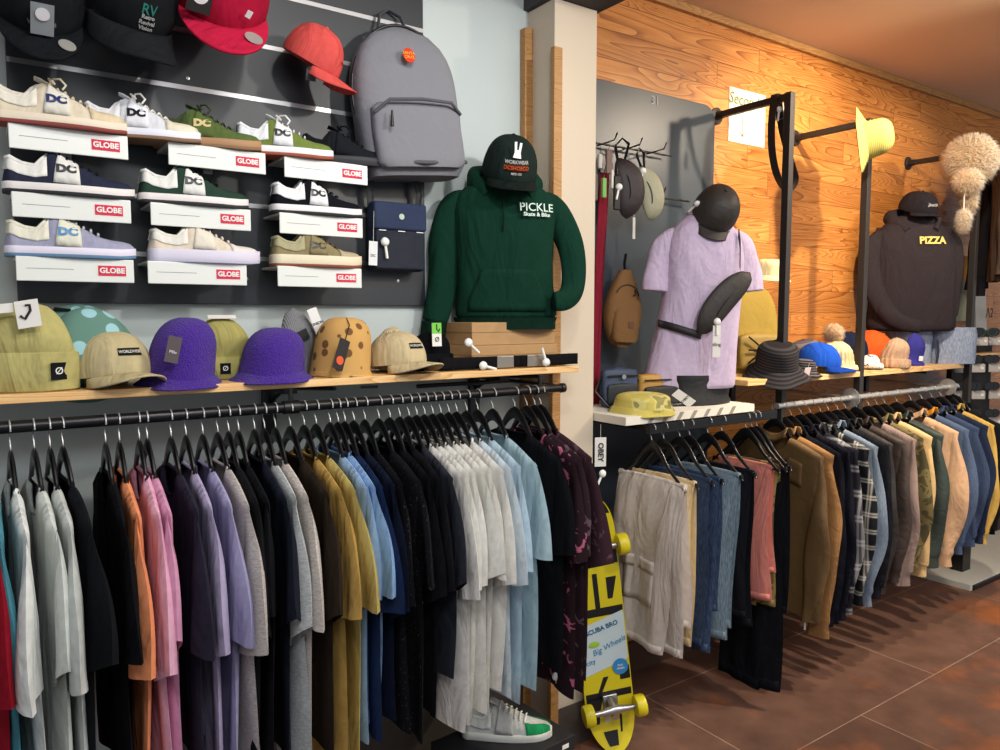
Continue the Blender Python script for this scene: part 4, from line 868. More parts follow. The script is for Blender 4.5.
# white shelf
def lshelf():
    t=thing('display_shelf','white shelf with striped edge above the trousers','shelf',(0,0,0))
    B(1.845,2.56,1.885,2.33,1.213,1.243).build('shelf_board',mat('dcd8cc','paint'),t,smooth=False,bevel=.001)
    m=M()
    for k in range(7): x=1.95+.075*k; m.v+=[(x,1.8845,1.2135),(x+.022,1.8845,1.2135),(x+.045,1.8845,1.2425),(x+.023,1.8845,1.2425)]; m.f.append(tuple(range(4*k,4*k+4)))
    m.build('edge_stripes',mat('8f8a80','paint'),t,smooth=False)
lshelf(); Z3=1.2435
# ---- black glossy panel on the wood wall --------------------------------
def rrect(x0,x1,z0,z1,r,corners=(1,1,1,1)):
    P=[]
    for (cx,cz,a0,c) in ((x1-r,z1-r,0,corners[0]),(x0+r,z1-r,90,corners[1]),(x0+r,z0+r,180,corners[2]),(x1-r,z0+r,270,corners[3])):
        if c: P+=[(cx+r*cos(rad(a0+15*k)),cz+r*sin(rad(a0+15*k))) for k in range(7)]
        else: P.append((cx+r*(1 if a0 in(0,270) else -1),cz+r*(1 if a0<180 else -1)))
    return P
t=thing('display_board','glossy black board with rounded corner on the wooden wall behind the lavender shirt','display board',(0,2.349,0))
M().prism(rrect(1.86,2.82,.50,2.55,.07,(1,0,0,1)),-.018,0).build('board',mat('3a434c','plastic',rough=.34),t,smooth=False,bevel=.002)
p=at(655,101,2.33); text('31',.05,t,(p.x,-.0195,p.z),mat('c8ccd0','paper'))
for (za,x0,x1,nm) in ((at(640,150,2.29).z,1.88,2.50,0),(at(680,200,2.29).z,2.3,2.62,1)):
    M().tube([(x0,-.05,za),(x1,-.05,za)],.004,8).build('rail',BLK,t)
    for k in range(4 if nm==0 else 1):
        x=x0+.08+.14*k; M().tube([(x,-.018,za),(x,-.05,za),(x,-.12,za+.004),(x,-.135,za+.028)],.003,6).build('peg',BLK,t)
# maroon upright
p=at(604,172,2.24); q=at(594,412,2.24)
t=thing('banner_strip','narrow maroon fabric strip hanging beside the pale pillar','banner',(p.x,2.24,p.z))
M().grid(lambda u,v:((v-.5)*.045+(q.x-p.x)*u+.002*sin(u*9),.006*sin(v*6+u*4),-(p.z-q.z)*1.0*u),24,6).build('cloth',mat('7c2030','fabric'),t,solid=.004); B(-.026,.026,-.006,.006,-.004,.006).build('top_clip',BLK,t,smooth=False)
# ---- waist bags etc on pegs ----------------------------------------------
def crescent(name,label,loc,rot,L,Hh,D,col,kind='nylon',hex2=None,strap=True,group=None,scol='17171a'):
    """belt bag, long axis X, curved top"""
    t=thing(name,label,'bag',loc,rot,group); mt=mat(col,kind,hex2=hex2); R=[]
    for k in range(17):
        f=k/16*2-1; e=(1-abs(f)**2.6)**.55 if abs(f)<1 else .0; e=max(e,.05)
        R.append([(f*L/2,-D/2*e*(cos(a)*.5+.5)*2*.5-D*.0+D*.5*(1-e)*0,Hh/2*e*sin(a)-.18*Hh*f*f) for a in [2*PI*j/20 for j in range(20)]])
    m=M().loft(R); m.map(lambda p:Vector((p.x,p.y*1.6,p.z))); m.build('pouch',mt,t)
    M().tube([(f*L/2*.8,-D*.62*(1-abs(f)**2.4)**.5-.004,Hh*.16-.16*Hh*f*f) for f in [-.95+1.9*k/12 for k in range(13)]],.003,6).build('zip',BLK,t)
    M().tube([(f*L/2*.62,-D*.80*(1-abs(f)**2.4)**.5-.0035,-Hh*.10-.16*Hh*f*f) for f in [-.95+1.9*k/12 for k in range(13)]],.0022,6).build('pocket_zip',BLK,t)
    if strap: 
        for sd in(-1,1): M().tube([(sd*L*.46,-.01,-.14*Hh),(sd*L*.58,-.004,-.25*Hh),(sd*L*.66,.0,-.2*Hh)],.012,8,flat=.25,side=(0,0,1)).build('strap',mat(scol,'nylon'),t)
    return t
G5='bags hanging on the board pegs'
p=at(628,188,2.22); t=crescent('waist_bag','black and brown waist bag hanging from the left peg of the board',p,(0,rad(82),rad(-20)),.24,.12,.06,'2a2226',group=G5,strap=False)
M().tube([(-.11,0,0),(-.17,-.01,.02),(-.195,0,.0),(-.17,.01,-.03),(-.11,0,-.03)],.012,8,flat=.3,side=(0,1,0)).build('strap',BLK,t); sectag((.0,-.07,-.07),'',(0,rad(-70),0),par=t)
p=at(650,193,2.20); t=crescent('waist_bag','pale sage green waist bag with white tag hanging from the second peg',p,(0,rad(75),rad(-25)),.22,.10,.05,'a8a68c',group=G5,strap=False)
M().tube([(-.10,0,0),(-.16,-.005,.01),(-.185,0,.0),(-.16,.01,-.015),(-.10,0,-.01)],.010,8,flat=.3,side=(0,1,0)).build('strap',BLK,t); sectag((-.09,-.03,-.02),'',(0,rad(-60),0),par=t)
p=at(634,225,2.20); q=thing('hang_tag','long white tag hanging above the brown shoulder bag','tag',p); tagcard(q,(0,0,.03),.014,.085,'d8d6d0',string=.05)
for k,(px,py,w,h,cl,lb) in enumerate(((595,182,.022,.10,'5a5650','grey keyring pouch at the pillar edge, hanging from the board rail'),(600,162,.018,.055,'b8b2ac','pale keyring card hanging left on the board rail'),(604,186,.02,.075,'6fae5a','green patterned keyring strap on the board rail'),(609,158,.03,.09,'6a5650','brown wallet hanging on the board rail'),(612,178,.010,.07,'d8d4cc','thin white tag beside the maroon strip'),(617,184,.03,.13,'1a1a20','black pouch hanging next to the maroon strip'))):
    p=at(px,py-8,2.21-.004*k); q=thing('keyring_pouch',lb,'keyring',p+Vector((0,0,0)),group='small goods on the board rail')
    B(-w/2,w/2,-.006,.006,-h,0).build('pouch',mat(cl,'nylon'),q,smooth=False,bevel=.003); M().tube([(0,0,0),(.002,0,.02),(0,0,.035)],.0015,6).build('cord',BLK,q); M().lathe([(.004,0),(.006,.001),(.004,.002)],10).build('ring',METAL,q,loc=(0,0,-.004))
# brown shoulder bag  px606-650, py 268-347
p=at(627,347,2.2); t=thing('sling_backpack','small brown teardrop sling backpack hanging on the black board','backpack',(p.x,2.27,p.z),(0,rad(3),rad(-14)))
BRN=mat('74522c','nylon',rough=.85); S2=1.0
R=[]
for k in range(19):
    f=k/18; w_=.078*(sin(PI*(f*.78+.10))**.65)*(1-.50*f**2.6); w_=max(.012,w_*1.12 if k else w_*.8); R.append(ell(w_,.042*(.55+.45*sin(PI*min(1,f*1.1))),28,.31*f,.0,-.045,.7))
M().loft(R).build('main_body',BRN,t); M().loft([[(x,y-.022,z+.02) for x,y,z in r_] for r_ in [ell(.060*e,.030,24,.13*g,0,-.045,.55) for g,e in ((0,.8),(.1,.98),(.6,1),(.9,.93),(1,.8))]]).build('front_pocket',BRN,t)
M().tube([(.052*cos(a),-.078,.20+.05*sin(a)) for a in [rad(d) for d in range(10,175,15)]],.0028,6).build('zip',mat('3a2a18','nylon'),t)
B(-.011,.011,-.0015,0,-.012,.012).build('woven_label',mat('5a3c1c','leather'),t,smooth=False,loc=(.012,-.0995,.09))
M().tube([(0,-.045,.30),(-.004,-.045,.335),(0,-.045,.375)],.010,8,flat=.4,side=(0,1,0)).build('strap',BLK,t); M().tube([(0.03,-.08,.23),(.035,-.082,.215),(.022,-.084,.205)],.003,6).build('zip_pull',BLK,t)
# ---- lavender shirt on bust ----------------------------------------------
tl=Vector((Xat(706,2.0,300),2.02,at(706,388,2.0).z)); 
t=thing('t_shirt','lavender t-shirt on a bust with a black sling bag across it','shirt',tl,(0,0,rad(-30)))
LAV=mat('c0b0cb','fabric')
rg2=[(0,.0,0,.235,.085),(.004,0,0,.237,.087),(.10,.0,0,.225,.088),(.25,.0,0,.205,.092),(.38,0,-.002,.195,.098),(.48,.0,-.004,.198,.102),(.56,.0,0,.20,.096),(.615,.0,.004,.178,.082),(.655,.0,.008,.135,.068),(.685,.0,.01,.085,.056),(.70,.0,.01,.06,.05)]
rg2=[(z,cx-.055*max(0,(.35-z)/.35),cy,rx*(.80),ry) for z,cx,cy,rx,ry in rg2]
bust_torso(t,rg2,LAV,seed=9,amp=.028)
for sd,sp in ((-1,1.05),(1,1)):
    sl_=limb(t,[(sd*.085,0,.60,.03),(sd*.115,0,.592,.050),(sd*.148,-.002,.56,.058),(sd*.172,-.004,.50,.058),(sd*.185,-.008,.43,.060),(sd*.190,-.01,.385,.062)],LAV,seed=12+sd,amp=.05,flat=.6)
M().lathe([(.066,0),(.070,.004),(.066,.009)],28,1.0,.85).map(lambda p:Vector((p.x,p.y,p.z))).build('collar',LAV,t,loc=(0,.008,.690),rot=(rad(10),0,0))
text('~',.02,t,(0,0,0),mat('5a5060','paper'),name='chest_mark',fn=lambda p:onfront(rg2,.004)(Vector((p.x+.115,p.y,p.z+.53))))
B(-.20,.20,-.075,.075,-.10,.0).build('stand_block',mat('17171a','paint'),t,smooth=False,bevel=.01,loc=(-.03,0,-.004)) if False else None
c=cap('black nylon cap slung over the neck of the lavender shirt bust',tl+Vector((.02,-.03,.685)),(rad(48),rad(14),rad(-34)),'2b2725',kind='nylon',R=.088,Hc=.125,blen=.04,arch=.03,s=1.0)
sectag((-.085,-.02,.05),'',(0,rad(20),0),par=c)
f2=onfront(rg2,.012); pp=f2(Vector((.035,0,.35)))
t2=crescent('sling_bag','black sling bag worn diagonally across the lavender shirt',tl+Matrix.Rotation(rad(-30),3,'Z')@pp,(rad(0),rad(-50),rad(-30)),.31,.105,.042,'2b2624',strap=False)
def wrapstrap(pts,name):
    W=[]
    for (x,z) in pts: W.append(f2(Vector((x,0,z))))
    m=M().grid(lambda u,v:(lambda q:q)(Vector(W[min(len(W)-1,int(round(u*(len(W)-1))))])+Vector((0,-.001,(v-.5)*.030))),len(W)-1,2)
    o=m.build(name,mat('17151a','nylon'),t2,solid=.004); o.matrix_parent_inverse=Matrix.Identity(4)
    M1=Matrix.Translation(tl)@Matrix.Rotation(rad(-30),4,'Z'); M2=Matrix.Translation(t2.location)@Euler(t2.rotation_euler).to_matrix().to_4x4()
    o.matrix_basis=M2.inverted()@M1; return o
wrapstrap([(-.192+.011*k,.262-.0035*k) for k in range(15)],'waist_strap')
wrapstrap([(.115+.0005*k,.47+.012*k) for k in range(13)],'shoulder_strap')
q=tagcard(t2,(-.10,-.075,-.03),.03,.12,'dcdad4',(0,rad(50),0),string=.03,mark='sling'); sectag((-.09,-.08,-.02),'',(0,rad(50),0),par=t2)
# dark bust base below the shirt
t=thing('bust_stand','black bust stand showing below the lavender shirt hem','stand',(tl.x+.01,2.02,Z3)); M().lathe([(.0,0),(.15,0),(.155,.01),(.14,.03),(.16,.10),(.16,max(.12,tl.z-Z3+.02)),(.0,max(.12,tl.z-Z3+.02))],30,1,.5).build('base',mat('15161a','nylon'),t)
# ---- lower shelf goods
def pouch(label,px,py,Y,w,h,d,col,kind='nylon',hex2=None,rz=0,z=None,rx=0,flap=None):
    p=at(px,py,Y); t=thing('shoulder_bag',label,'bag',(p.x,Y,z if z else p.z),(rx,0,rz)); mt=mat(col,kind,hex2=hex2)
    softbox(w,h,d,0,.5,.12).build('body',mt,t); M().tube([(-w*.42,-d*.9,h*.78),(0,-d*1.02,h*.80),(w*.42,-d*.9,h*.78)],.0035,6).build('zip',BLK,t)
    softbox(w*.86,h*.55,d*.35,.01,.5,.15).map(lambda q:Vector((q.x,q.y-d*.82,q.z))).build('front_pocket',mat(flap or col,kind,hex2=hex2),t)
    M().tube([(-w*.5,-d*.5,h*.8),(-w*.62,-d*.3,h*.4),(-w*.4,-d*1.1,.01),(0,-d*1.3,.006),(w*.5,-d*1.2,.006)],.007,8,flat=.3).build('strap',BLK,t); return t
t=pouch('dark blue shoulder bag at the left end of the white shelf',616,390,2.15,.15,.155,.06,'34415a',rz=-.3,z=Z3,flap='1a2026'); M().lathe([(0,0),(.009,0),(.009,.003),(0,.003)],12).build('snap',METAL,t,loc=(0,-.066,.12),rot=(PI/2,0,0))
t=pouch('tan yellow camera bag with black zips behind the yellow green cap',656,392,2.10,.19,.13,.07,'b88a3e',rz=-.35,z=Z3,flap='1c1a18')
t=bucket('pale yellow green crumpled hat with white tag at the front of the white shelf',(Xat(641,1.985,410),1.975,Z3),(rad(3),0,rad(-20)),'bcae5c','camo',r=.105,h=.045,brim=.02,drop=.022,hex2='c6bd78',flop=.05)
tagcard(t,(.075,-.10,.085),.035,.09,'e0dcd2',(rad(-62),rad(-40),0),mark='OBEY')
t=thing('price_tag','white hanging tag reading OBEY below the white shelf corner','tag',Vector((Xat(601,1.88,420),1.881,1.185))); sectag((.006,-.004,-.125),'',(0,rad(30),0),par=t); tagcard(t,(0,0,0),.040,.10,'dcd9d4',(0,0,rad(-25)),string=.045).name='tag_card'
text('OBEY',.026,t,(-.001,-.0025,-.05),mat('1a1a1a','paper'),rot=(PI/2,rad(90),rad(-25)),bold=.0005)

# ---- second shelf goods (right) ------------------------------------------
p=at(757,372,2.2); t=thing('backpack','mustard yellow backpack between the lavender shirt and the steel post','backpack',(p.x,2.30,Z2),(0,0,rad(-20)))
YL=mat('9c8232','nylon',rough=.85); softbox(.27,.43,.15,0,.5,.5).build('main_body',YL,t); softbox(.22,.17,.06,.02,.5,.2).map(lambda q:Vector((q.x,q.y-.13,q.z))).build('front_pocket',mat('8c722a','nylon'),t)
for a,b in (((-.08,.05),(.08,.17)),((-.08,.17),(.08,.05)),((-.08,.11),(.08,.11))): M().tube([(a[0],-.196,a[1]),(0,-.2,(a[1]+b[1])/2),(b[0],-.196,b[1])],.004,6).build('bungee_cord',BLK,t)
M().tube([(-.04,-.07,.415),(-.02,-.075,.455),(.02,-.075,.455),(.04,-.07,.415)],.008,8).build('carry_handle',mat('6e5a22','nylon'),t)
p=at(768,246,2.24); bucket('cream bucket hat resting on top of the mustard backpack',(p.x,2.225,1.765),(rad(6),0,0),'e6dcb0',r=.075,h=.08,brim=.02,drop=.02)
t=bucket('black floppy corduroy bucket hat tipped forward at the shelf edge',(Xat(776,1.99,370),1.99,Z2+.01),(rad(16),rad(-10),rad(-10)),'242224','stripe',r=.088,h=.10,brim=.055,drop=.045,hex2='38363a',scale=26,flop=.05,dome=.6); tagcard(t,(.10,-.08,.04),.036,.05,'d8c6c2',(0,rad(10),0),string=.02)
t=bucket('small grey striped hat under the black bucket hat brim',(Xat(803,2.0,385),2.0,Z2),(rad(4),0,.2),'1e1c20','stripe',r=.05,h=.05,brim=.03,drop=.02,hex2='5a565a',scale=30)
cap('grey corduroy cap at the back of the shelf left of the pompom beanie',(Xat(805,2.22,330),2.20,Z2+.03),(rad(-14),rad(-8),rad(50)),'7a7074',kind='stripe',hex2='5e565a',R=.09,Hc=.12)
t=cap('shiny blue cap with pale blue pattern, brim to the right',(Xat(818,2.03,365),2.03,Z2+.03),(rad(4),rad(4),rad(30)),'1f4fb4','163a8e',R=.085,Hc=.11)
t=beanie('cream honeycomb knit beanie with brown fur pompom',(Xat(839,1.995,360),2.0,Z2),(0,rad(-3),-.3),'d6bf92',.088,.155,.03,ribs=24,kind='fabric',depth=.8,diam=.05,pom='c89860',sag=-.18)
cap('navy, white and red trucker cap behind the fur pompom',(Xat(848,2.22,320),2.22,Z2+.06),(rad(10),rad(-6),rad(20)),'1e2740','b8322a',R=.088,Hc=.12)
cap('bright orange cap standing behind the middle steel post',(Xat(868,2.19,325),2.19,Z2+.05),(rad(30),rad(20),rad(10)),'e2602a','d8501e',R=.10,Hc=.14,blen=.05)
t=beanie('black and white zebra patterned pouch hat right of the middle post',(Xat(872,1.995,360),1.995,Z2),(rad(-6),rad(10),0),'d8d6d2',.060,.075,.028,kind='floral',hex2='1a1a1c',depth=.8,scale=45); 
beanie('beige cable knit beanie in front of the jeans',(Xat(895,2.0,350),2.0,Z2),(0,rad(3),-.4),'b99a80',.072,.155,.045,ribs=16,kind='fabric',depth=.8,diam=.05)
t=beanie('royal purple beanie with small white patch against the jeans',(Xat(915,2.02,345),2.03,Z2),(0,rad(4),-.5),'3c3c92',.062,.175,.02,kind='fabric',depth=.55); B(-.013,.013,-.0015,.0015,-.013,.013).build('patch',WHT,t,smooth=False,loc=(.02,-.036,.04),rot=(0,0,.2))
t=crescent('waist_bag','dark grey waist bag lying behind the beanies on the right shelf',(Xat(884,2.16,330),2.18,Z2+.075),(0,0,-.3),.26,.13,.06,'3c3436')
# ---- PIZZA hoodie and jeans ----------------------------------------------
pl=Vector((Xat(914,2.10,330),2.12,Z2+.175)); t=thing('hooded_sweatshirt','faded black hoodie with yellow PIZZA lettering on a bust above the jeans','sweatshirt',pl,(0,0,rad(-38)))
BKH=mat('332d31','fabric'); rg3=[(0,0,0,.222,.09),(.02,0,0,.236,.096),(.06,0,0,.236,.10),(.2,0,0,.222,.10),(.35,-.0,0,.212,.105),(.47,-.005,0,.215,.10),(.54,-.008,0,.195,.088),(.585,-.01,.005,.15,.074),(.62,-.01,.01,.10,.062),(.64,-.01,.01,.07,.055)]
bust_torso(t,rg3,BKH,seed=31,amp=.02)
limb(t,[(-.12,0,.52,.035),(-.16,0,.515,.055),(-.215,-.01,.47,.060),(-.235,-.02,.36,.060),(-.22,-.05,.22,.055),(-.16,-.085,.10,.050),(-.08,-.11,.045,.042),(0.0,-.115,.03,.036)],BKH,seed=5)
limb(t,[(.12,0,.52,.035),(.16,0,.515,.055),(.205,.01,.47,.058),(.22,.02,.36,.055),(.225,.03,.22,.05),(.22,.035,.08,.045)],BKH,seed=6)
M().tube([(-.075,-.075,.54),(-.12,-.02,.59),(-.115,.05,.63),(0,.08,.65),(.105,.05,.63),(.11,-.02,.59),(.07,-.075,.54)],[.025,.038,.045,.05,.045,.038,.025],14,flat=.7).build('hood',BKH,t)
text('PIZZA',.052,t,(0,0,0),mat('d8c46a','paper'),fn=lambda p:onfront(rg3,.006)(Vector((p.x+.05,p.y,p.z+.49))),bold=.0022)
M().lathe([(.06,0),(.058,.06),(.001,.12)],20).build('bust_neck',mat('2a2a2c','fabric'),t,loc=(0,0,.60))
c=cap('black cap with white script on the PIZZA hoodie bust',pl+Vector((-.02,-.02,.655)),(rad(18),0,rad(-20)),'242126',R=.09,Hc=.105,blen=.02,arch=.02,text_=[('Jiberish',.05,.022,'dcdcdc')])
jn=thing('jeans','light blue folded jeans under the black PIZZA hoodie','trousers',(Xat(939,2.06,350)-.05,2.09,Z2),(0,0,rad(-38)))
for k,sx in enumerate((-.12,.12)): M().loft([ell(.118,.085,24,z,sx,0,.7,lambda a,z=z:.03*sin(4*a+z*30)+.02*sin(7*a-z*50)) for z in (0,.012,.05,.10,.15,.20)]).build('leg',mat('7f90ae','denim',hex2='a8b4cc'),jn)
M().tube([(0,-.088,.004),(.004,-.095,.07),(0,-.088,.13)],.006,8).build('seam',mat('3a4258','denim'),jn)
# ---- straw hat, fur hat --------------------------------------------------
p=at(869,140,1.93)
t=bucket('yellow green straw hat hanging at the top of the middle steel post',p+Vector((-.075,.0,-.015)),Vector((.36,-.74,.10)).to_track_quat('Z','Y').to_euler(),'b9b269','stripe',r=.085,h=.11,brim=.065,drop=.03,hex2='a1984f',scale=42,flop=.085,dome=.4,round_=.7)
tagcard(t,(.11,-.06,.02),.03,.03,'dedcd6',(0,rad(-60),0),name='care_label')
p=at(970,160,1.95); t=thing('fur_hat','fluffy cream fur hat with hanging tails on the right steel post arm','hat',p)
fur('fur_crown',(0,0,0),(.135,.12,.125),'ffe2b4',6500,.042,t,3); fur('fur_flap',(-.085,-.03,-.125),(.075,.055,.06),'ffe2b4',2200,.035,t,4,.2)
M().tube([(-.11,-.03,-.16),(-.112,-.03,-.20),(-.112,-.03,-.28)],.003,6).build('cord',WHT,t); fur('tassel',(-.112,-.03,-.335),(.024,.022,.055),'ffe8c4',1000,.035,t,5,.8); fur('tail',(-.03,-.02,-.22),(.03,.025,.07),'fbe0b4',1100,.035,t,6,.8)
M().lathe([(0,0),(.012,.001),(0,.002)],10).build('round_label',mat('e8b8b0','paper'),t,loc=(-.03,-.118,-.05),rot=(PI/2,0,0))
# ---- signs ---------------------------------------------------------------
p=at(730,86,2.345); q=at(765,142,2.345)
t=thing('paper_sign','white paper sign with handwritten word and downward arrow on the wood wall','sign',(p.x,2.348,p.z),(0,0,0)); W_=q.x-p.x; H_=.25
B(0,W_,-.001,0,-H_,0).build('paper',mat('cfccc4','paper'),t,smooth=False)
text('Second',.075,t,(.105,-.0015,-.05),mat('6a7a2c','paper'),shear=.2); pass
M().tube([(.10,-.0015,-.125),(.10,-.0015,-.215)],.0018,5).tube([(.085,-.0015,-.20),(.10,-.0015,-.22),(.115,-.0015,-.20)],.0018,5).build('arrow',mat('3a3a2a','paper'),t)
p=at(946,254,2.30); t=thing('chalk_sign','yellow and grey price board reading 59€ behind the black hoodie','sign',(p.x,2.30,p.z))
x1=Xat(973,2.3,300)-p.x
B(0,x1,0,.012,-.16,0).build('yellow_face',mat('b8801e','paint'),t,smooth=False); B(0,x1,0,.012,-.42,-.1605).build('grey_face',mat('8c8c78','paint'),t,smooth=False)
text('59',.13,t,(x1*.40,-.002,-.085),mat('e6d8b8','paper'),sx=.7); text('€',.06,t,(x1*.84,-.002,-.045),mat('e6d8b8','paper'))
p=at(981,292,2.28); t=thing('snowboard','white board with black letters leaning on the wall right of the steel post','board',(p.x,2.27,Z2-.05))
M().prism(rrect(-.05,.09,0,.52,.06),-.01,0).build('deck',mat('c8c4bc','plastic'),t,rot=(rad(-4),0,rad(-3))); text('Λ2',.09,t,(.03,-.035,.33),mat('1a1a1a','paper'),rot=(PI/2,0,0))
# ---- clothes at far right -------------------------------------------------
def hung_arm(label,px,py,Y,col,ln,wid,seed,bundle=False):
    p=at(px,py,Y); garment('jacket',label,'jacket',p,col,'fabric','long',wid=wid,ln=ln,sl=ln*.85,seed=seed,amp=.01,t=.03,group='jackets hanging above the eyewear stand',rz=rad(-60),collar='shirt'); hanger('shirt',p,'black hanger holding the '+label,'black hangers at the far right',rad(-60))
hung_arm('taupe grey jacket at the right picture edge beside the fur hat',1003,150,1.95,'5c4f48',.62,.20,71)
hung_arm('black jacket behind the taupe one at the right picture edge',985,160,2.15,'201e24',.70,.20,73)
# ---- sunglasses stand ----------------------------------------------------
sx=Xat(990,1.95,370); t=thing('eyewear_stand','black eyewear stand at the right picture edge','stand',(sx+.09,2.08,0))
B(-.22,.30,.02,.05,.55,1.50).build('back_panel',mat('1b1817','paint'),t,smooth=False,bevel=.003); B(-.05,.05,-.02,.05,0,.56).build('column',BLK,t,smooth=False); B(-.22,.25,-.16,.18,0,.03).build('base',BLK,t,smooth=False,bevel=.004); B(-.22,.30,-.06,.02,1.36,1.372).build('shelf',SHELFW,t,smooth=False)
cols=['2a4a3c','1a1a1c','6a2c2c','1c1c20','3a2a22','8a9a3a']
def glasses(label,loc,fc):
    t=thing('sunglasses',label,'sunglasses',loc,(0,0,rad(-35)),'sunglasses on the eyewear stand'); f=mat(fc,'plastic')
    for s_ in (-1,1):
        M().lathe([(0,0),(.026,0),(.026,.004),(0,.004)],20,1,.8).map(lambda p:Vector((p.x,-p.z,p.y))).build('lens',mat('1c1c22','plastic',rough=.1),t,loc=(s_*.034,-.001,0))
        M().tube([(s_*.034+.028*cos(a),-.004,.023*sin(a)) for a in [2*PI*k/18 for k in range(18)]],.0032,6,closed=True,caps=False).build('rim',f,t)
        M().tube([(s_*.062,-.003,.008),(s_*.066,.03,.008),(s_*.066,.075,.0)],.003,6).build('temple_arm',f,t)
    M().tube([(-.01,-.004,.006),(0,-.006,.01),(.01,-.004,.006)],.003,6).build('bridge',f,t)
    return t
nn=0
for r_ in range(4):
    for c_ in range(3):
        px=966+17*c_ if r_ else 972+14*c_; py=332+27*r_
        p=at(px,py,2.00); where=('top','second','third','lowest')[r_]+' row, '+('left','middle','right')[c_]+' pair'
        glasses(('green framed' if (r_,c_)==(0,1) else 'dark')+' sunglasses on the eyewear stand, '+where,p,cols[0] if (r_,c_)==(0,1) else cols[1])
        pp_=p+Vector((.0,.02,-.055)); q=thing('clear_case','clear plastic case with white tag below the '+where+' of sunglasses','case',pp_,(0,0,rad(-35)),'clear cases on the eyewear stand')
        B(-.04,.04,0,.012,-.026,.026).build('case_body',mat('b9b5b0','plastic',rough=.2),q,smooth=False,bevel=.004); B(-.008,.008,-.002,-.0005,-.006,.008).build('white_tag',WHT,q,smooth=False,loc=(.02,0,0))
# ---- skateboard ----------------------------------------------------------
b0=atz(602,748,0.0); sk=thing('skateboard','yellow and black skateboard with yellow wheels standing upright against the wall','skateboard',(b0.x+.045,b0.y-.02,.0),(rad(-2.0),rad(-6.5),rad(-24)))
YE=mat('d8c81e','plastic',rough=.4); DK=mat('15151a','plastic',rough=.4)
def dk(z): 
    f=z/.95; w_=.093 if .16<f<.84 else .093*(max(0,1-((abs(f-.5)-.34)/.165)**2))**.5
    return w_
zs=[.95*k/40 for k in range(41)]
def out(g): return [(-max(.002,dk(z)-g),z) for z in zs]+[(max(.002,dk(z)-g),z) for z in reversed(zs)]
def bend(p): 
    f=p.z/.95; k=max(0,abs(f-.5)-.33)/.17; return Vector((p.x,p.y-.035*k*k,p.z))
class DeckM(M): pass
def strip_deck(g,y0,y1,z0=0,z1=.95,xf=lambda z:(-1,1)):
    m=M(); n=60; ez=(lambda u:(1-cos(PI*u))/2) if z1-z0>.7 else (lambda u:u)
    g0=m.grid
    m.grid=lambda fn,a,b: g0(lambda u,v:fn(ez(u),v),a,b)
    def w_(z): return max(.001,dk(z)-g)
    for (yy) in (y0,y1):
        m.grid(lambda u,v:bend(Vector((w_(z0+(z1-z0)*u)*(xf(z0+(z1-z0)*u)[0]*(1-v)+xf(z0+(z1-z0)*u)[1]*v),yy,z0+(z1-z0)*u))),n,8)
    for sd in (0,1): m.grid(lambda u,v:bend(Vector((w_(z0+(z1-z0)*u)*xf(z0+(z1-z0)*u)[sd],y0+(y1-y0)*v,z0+(z1-z0)*u))),n,1)
    return m
dk_=strip_deck(0,0,.011); dk_.build('deck',YE,sk)
# graphic on the underside facing the viewer (-y)
for a,b,xf in ((.02,.07,lambda z:(-.5,.2)),(.10,.20,lambda z:(-.95,-.55+(z-.1)*3)),(.06,.14,lambda z:(.35,.45)),(.19,.215,lambda z:(-.95,.95)),(.20,.27,lambda z:(-.5+(z-.2)*5,-.35+(z-.2)*6)),(.25,.30,lambda z:(.55,.97)),(.50,.53,lambda z:(-.97,.97)),(.53,.66,lambda z:(-.15,.05)),(.56,.64,lambda z:(.4,.6+(z-.56)*3)),(.69,.74,lambda z:(-.97,.97)),(.88,.93,lambda z:(-.95,.95)),(.60,.66,lambda z:(-.8,-.6))):
    strip_deck(.001,-.0016,-.0002,a,b,xf).build('black_graphic',DK,sk)
strip_deck(.001,-.0016,-.0002,.10,.18,lambda z:(-.3,-.05)).build('pale_graphic',mat('c9c6b4','plastic'),sk)
sg=M().grid(lambda u,v:(-.088+.176*u,-.0022,.30+.165*v+.045*u+ (-.02*(1-v))),2,2).build('paper_sheet',mat('c3d4da','paper'),sk,smooth=False,solid=.0006)
text('SCUBA BRO',.024,sg,(0,-.0032,.455),mat('2a5f86','paper'),bold=.0006,rot=(PI/2,rad(-12),0)); text('Big Wheels',.030,sg,(.02,-.0032,.385),mat('3a86b0','paper'),shear=.3,rot=(PI/2,rad(-18),0)); text('city',.026,sg,(-.055,-.0032,.335),mat('3a86b0','paper'),rot=(PI/2,rad(-12),0))
M().lathe([(0,0),(.014,.002),(0,.004)],14,1.5,.8).build('green_mark',mat('9ac83a','paper'),sg,loc=(-.035,-.003,.40),rot=(PI/2,0,0))
rs=M().lathe([(0,0),(.030,0),(.030,.001),(0,.001)],26).map(lambda p:Vector((p.x,-p.z,p.y))).build('round_sticker',mat('2f86c2','paper'),sk,loc=(.055,-.003,.30)); text('best\nskates',.012,rs,(0,-.0018,0),WHT)
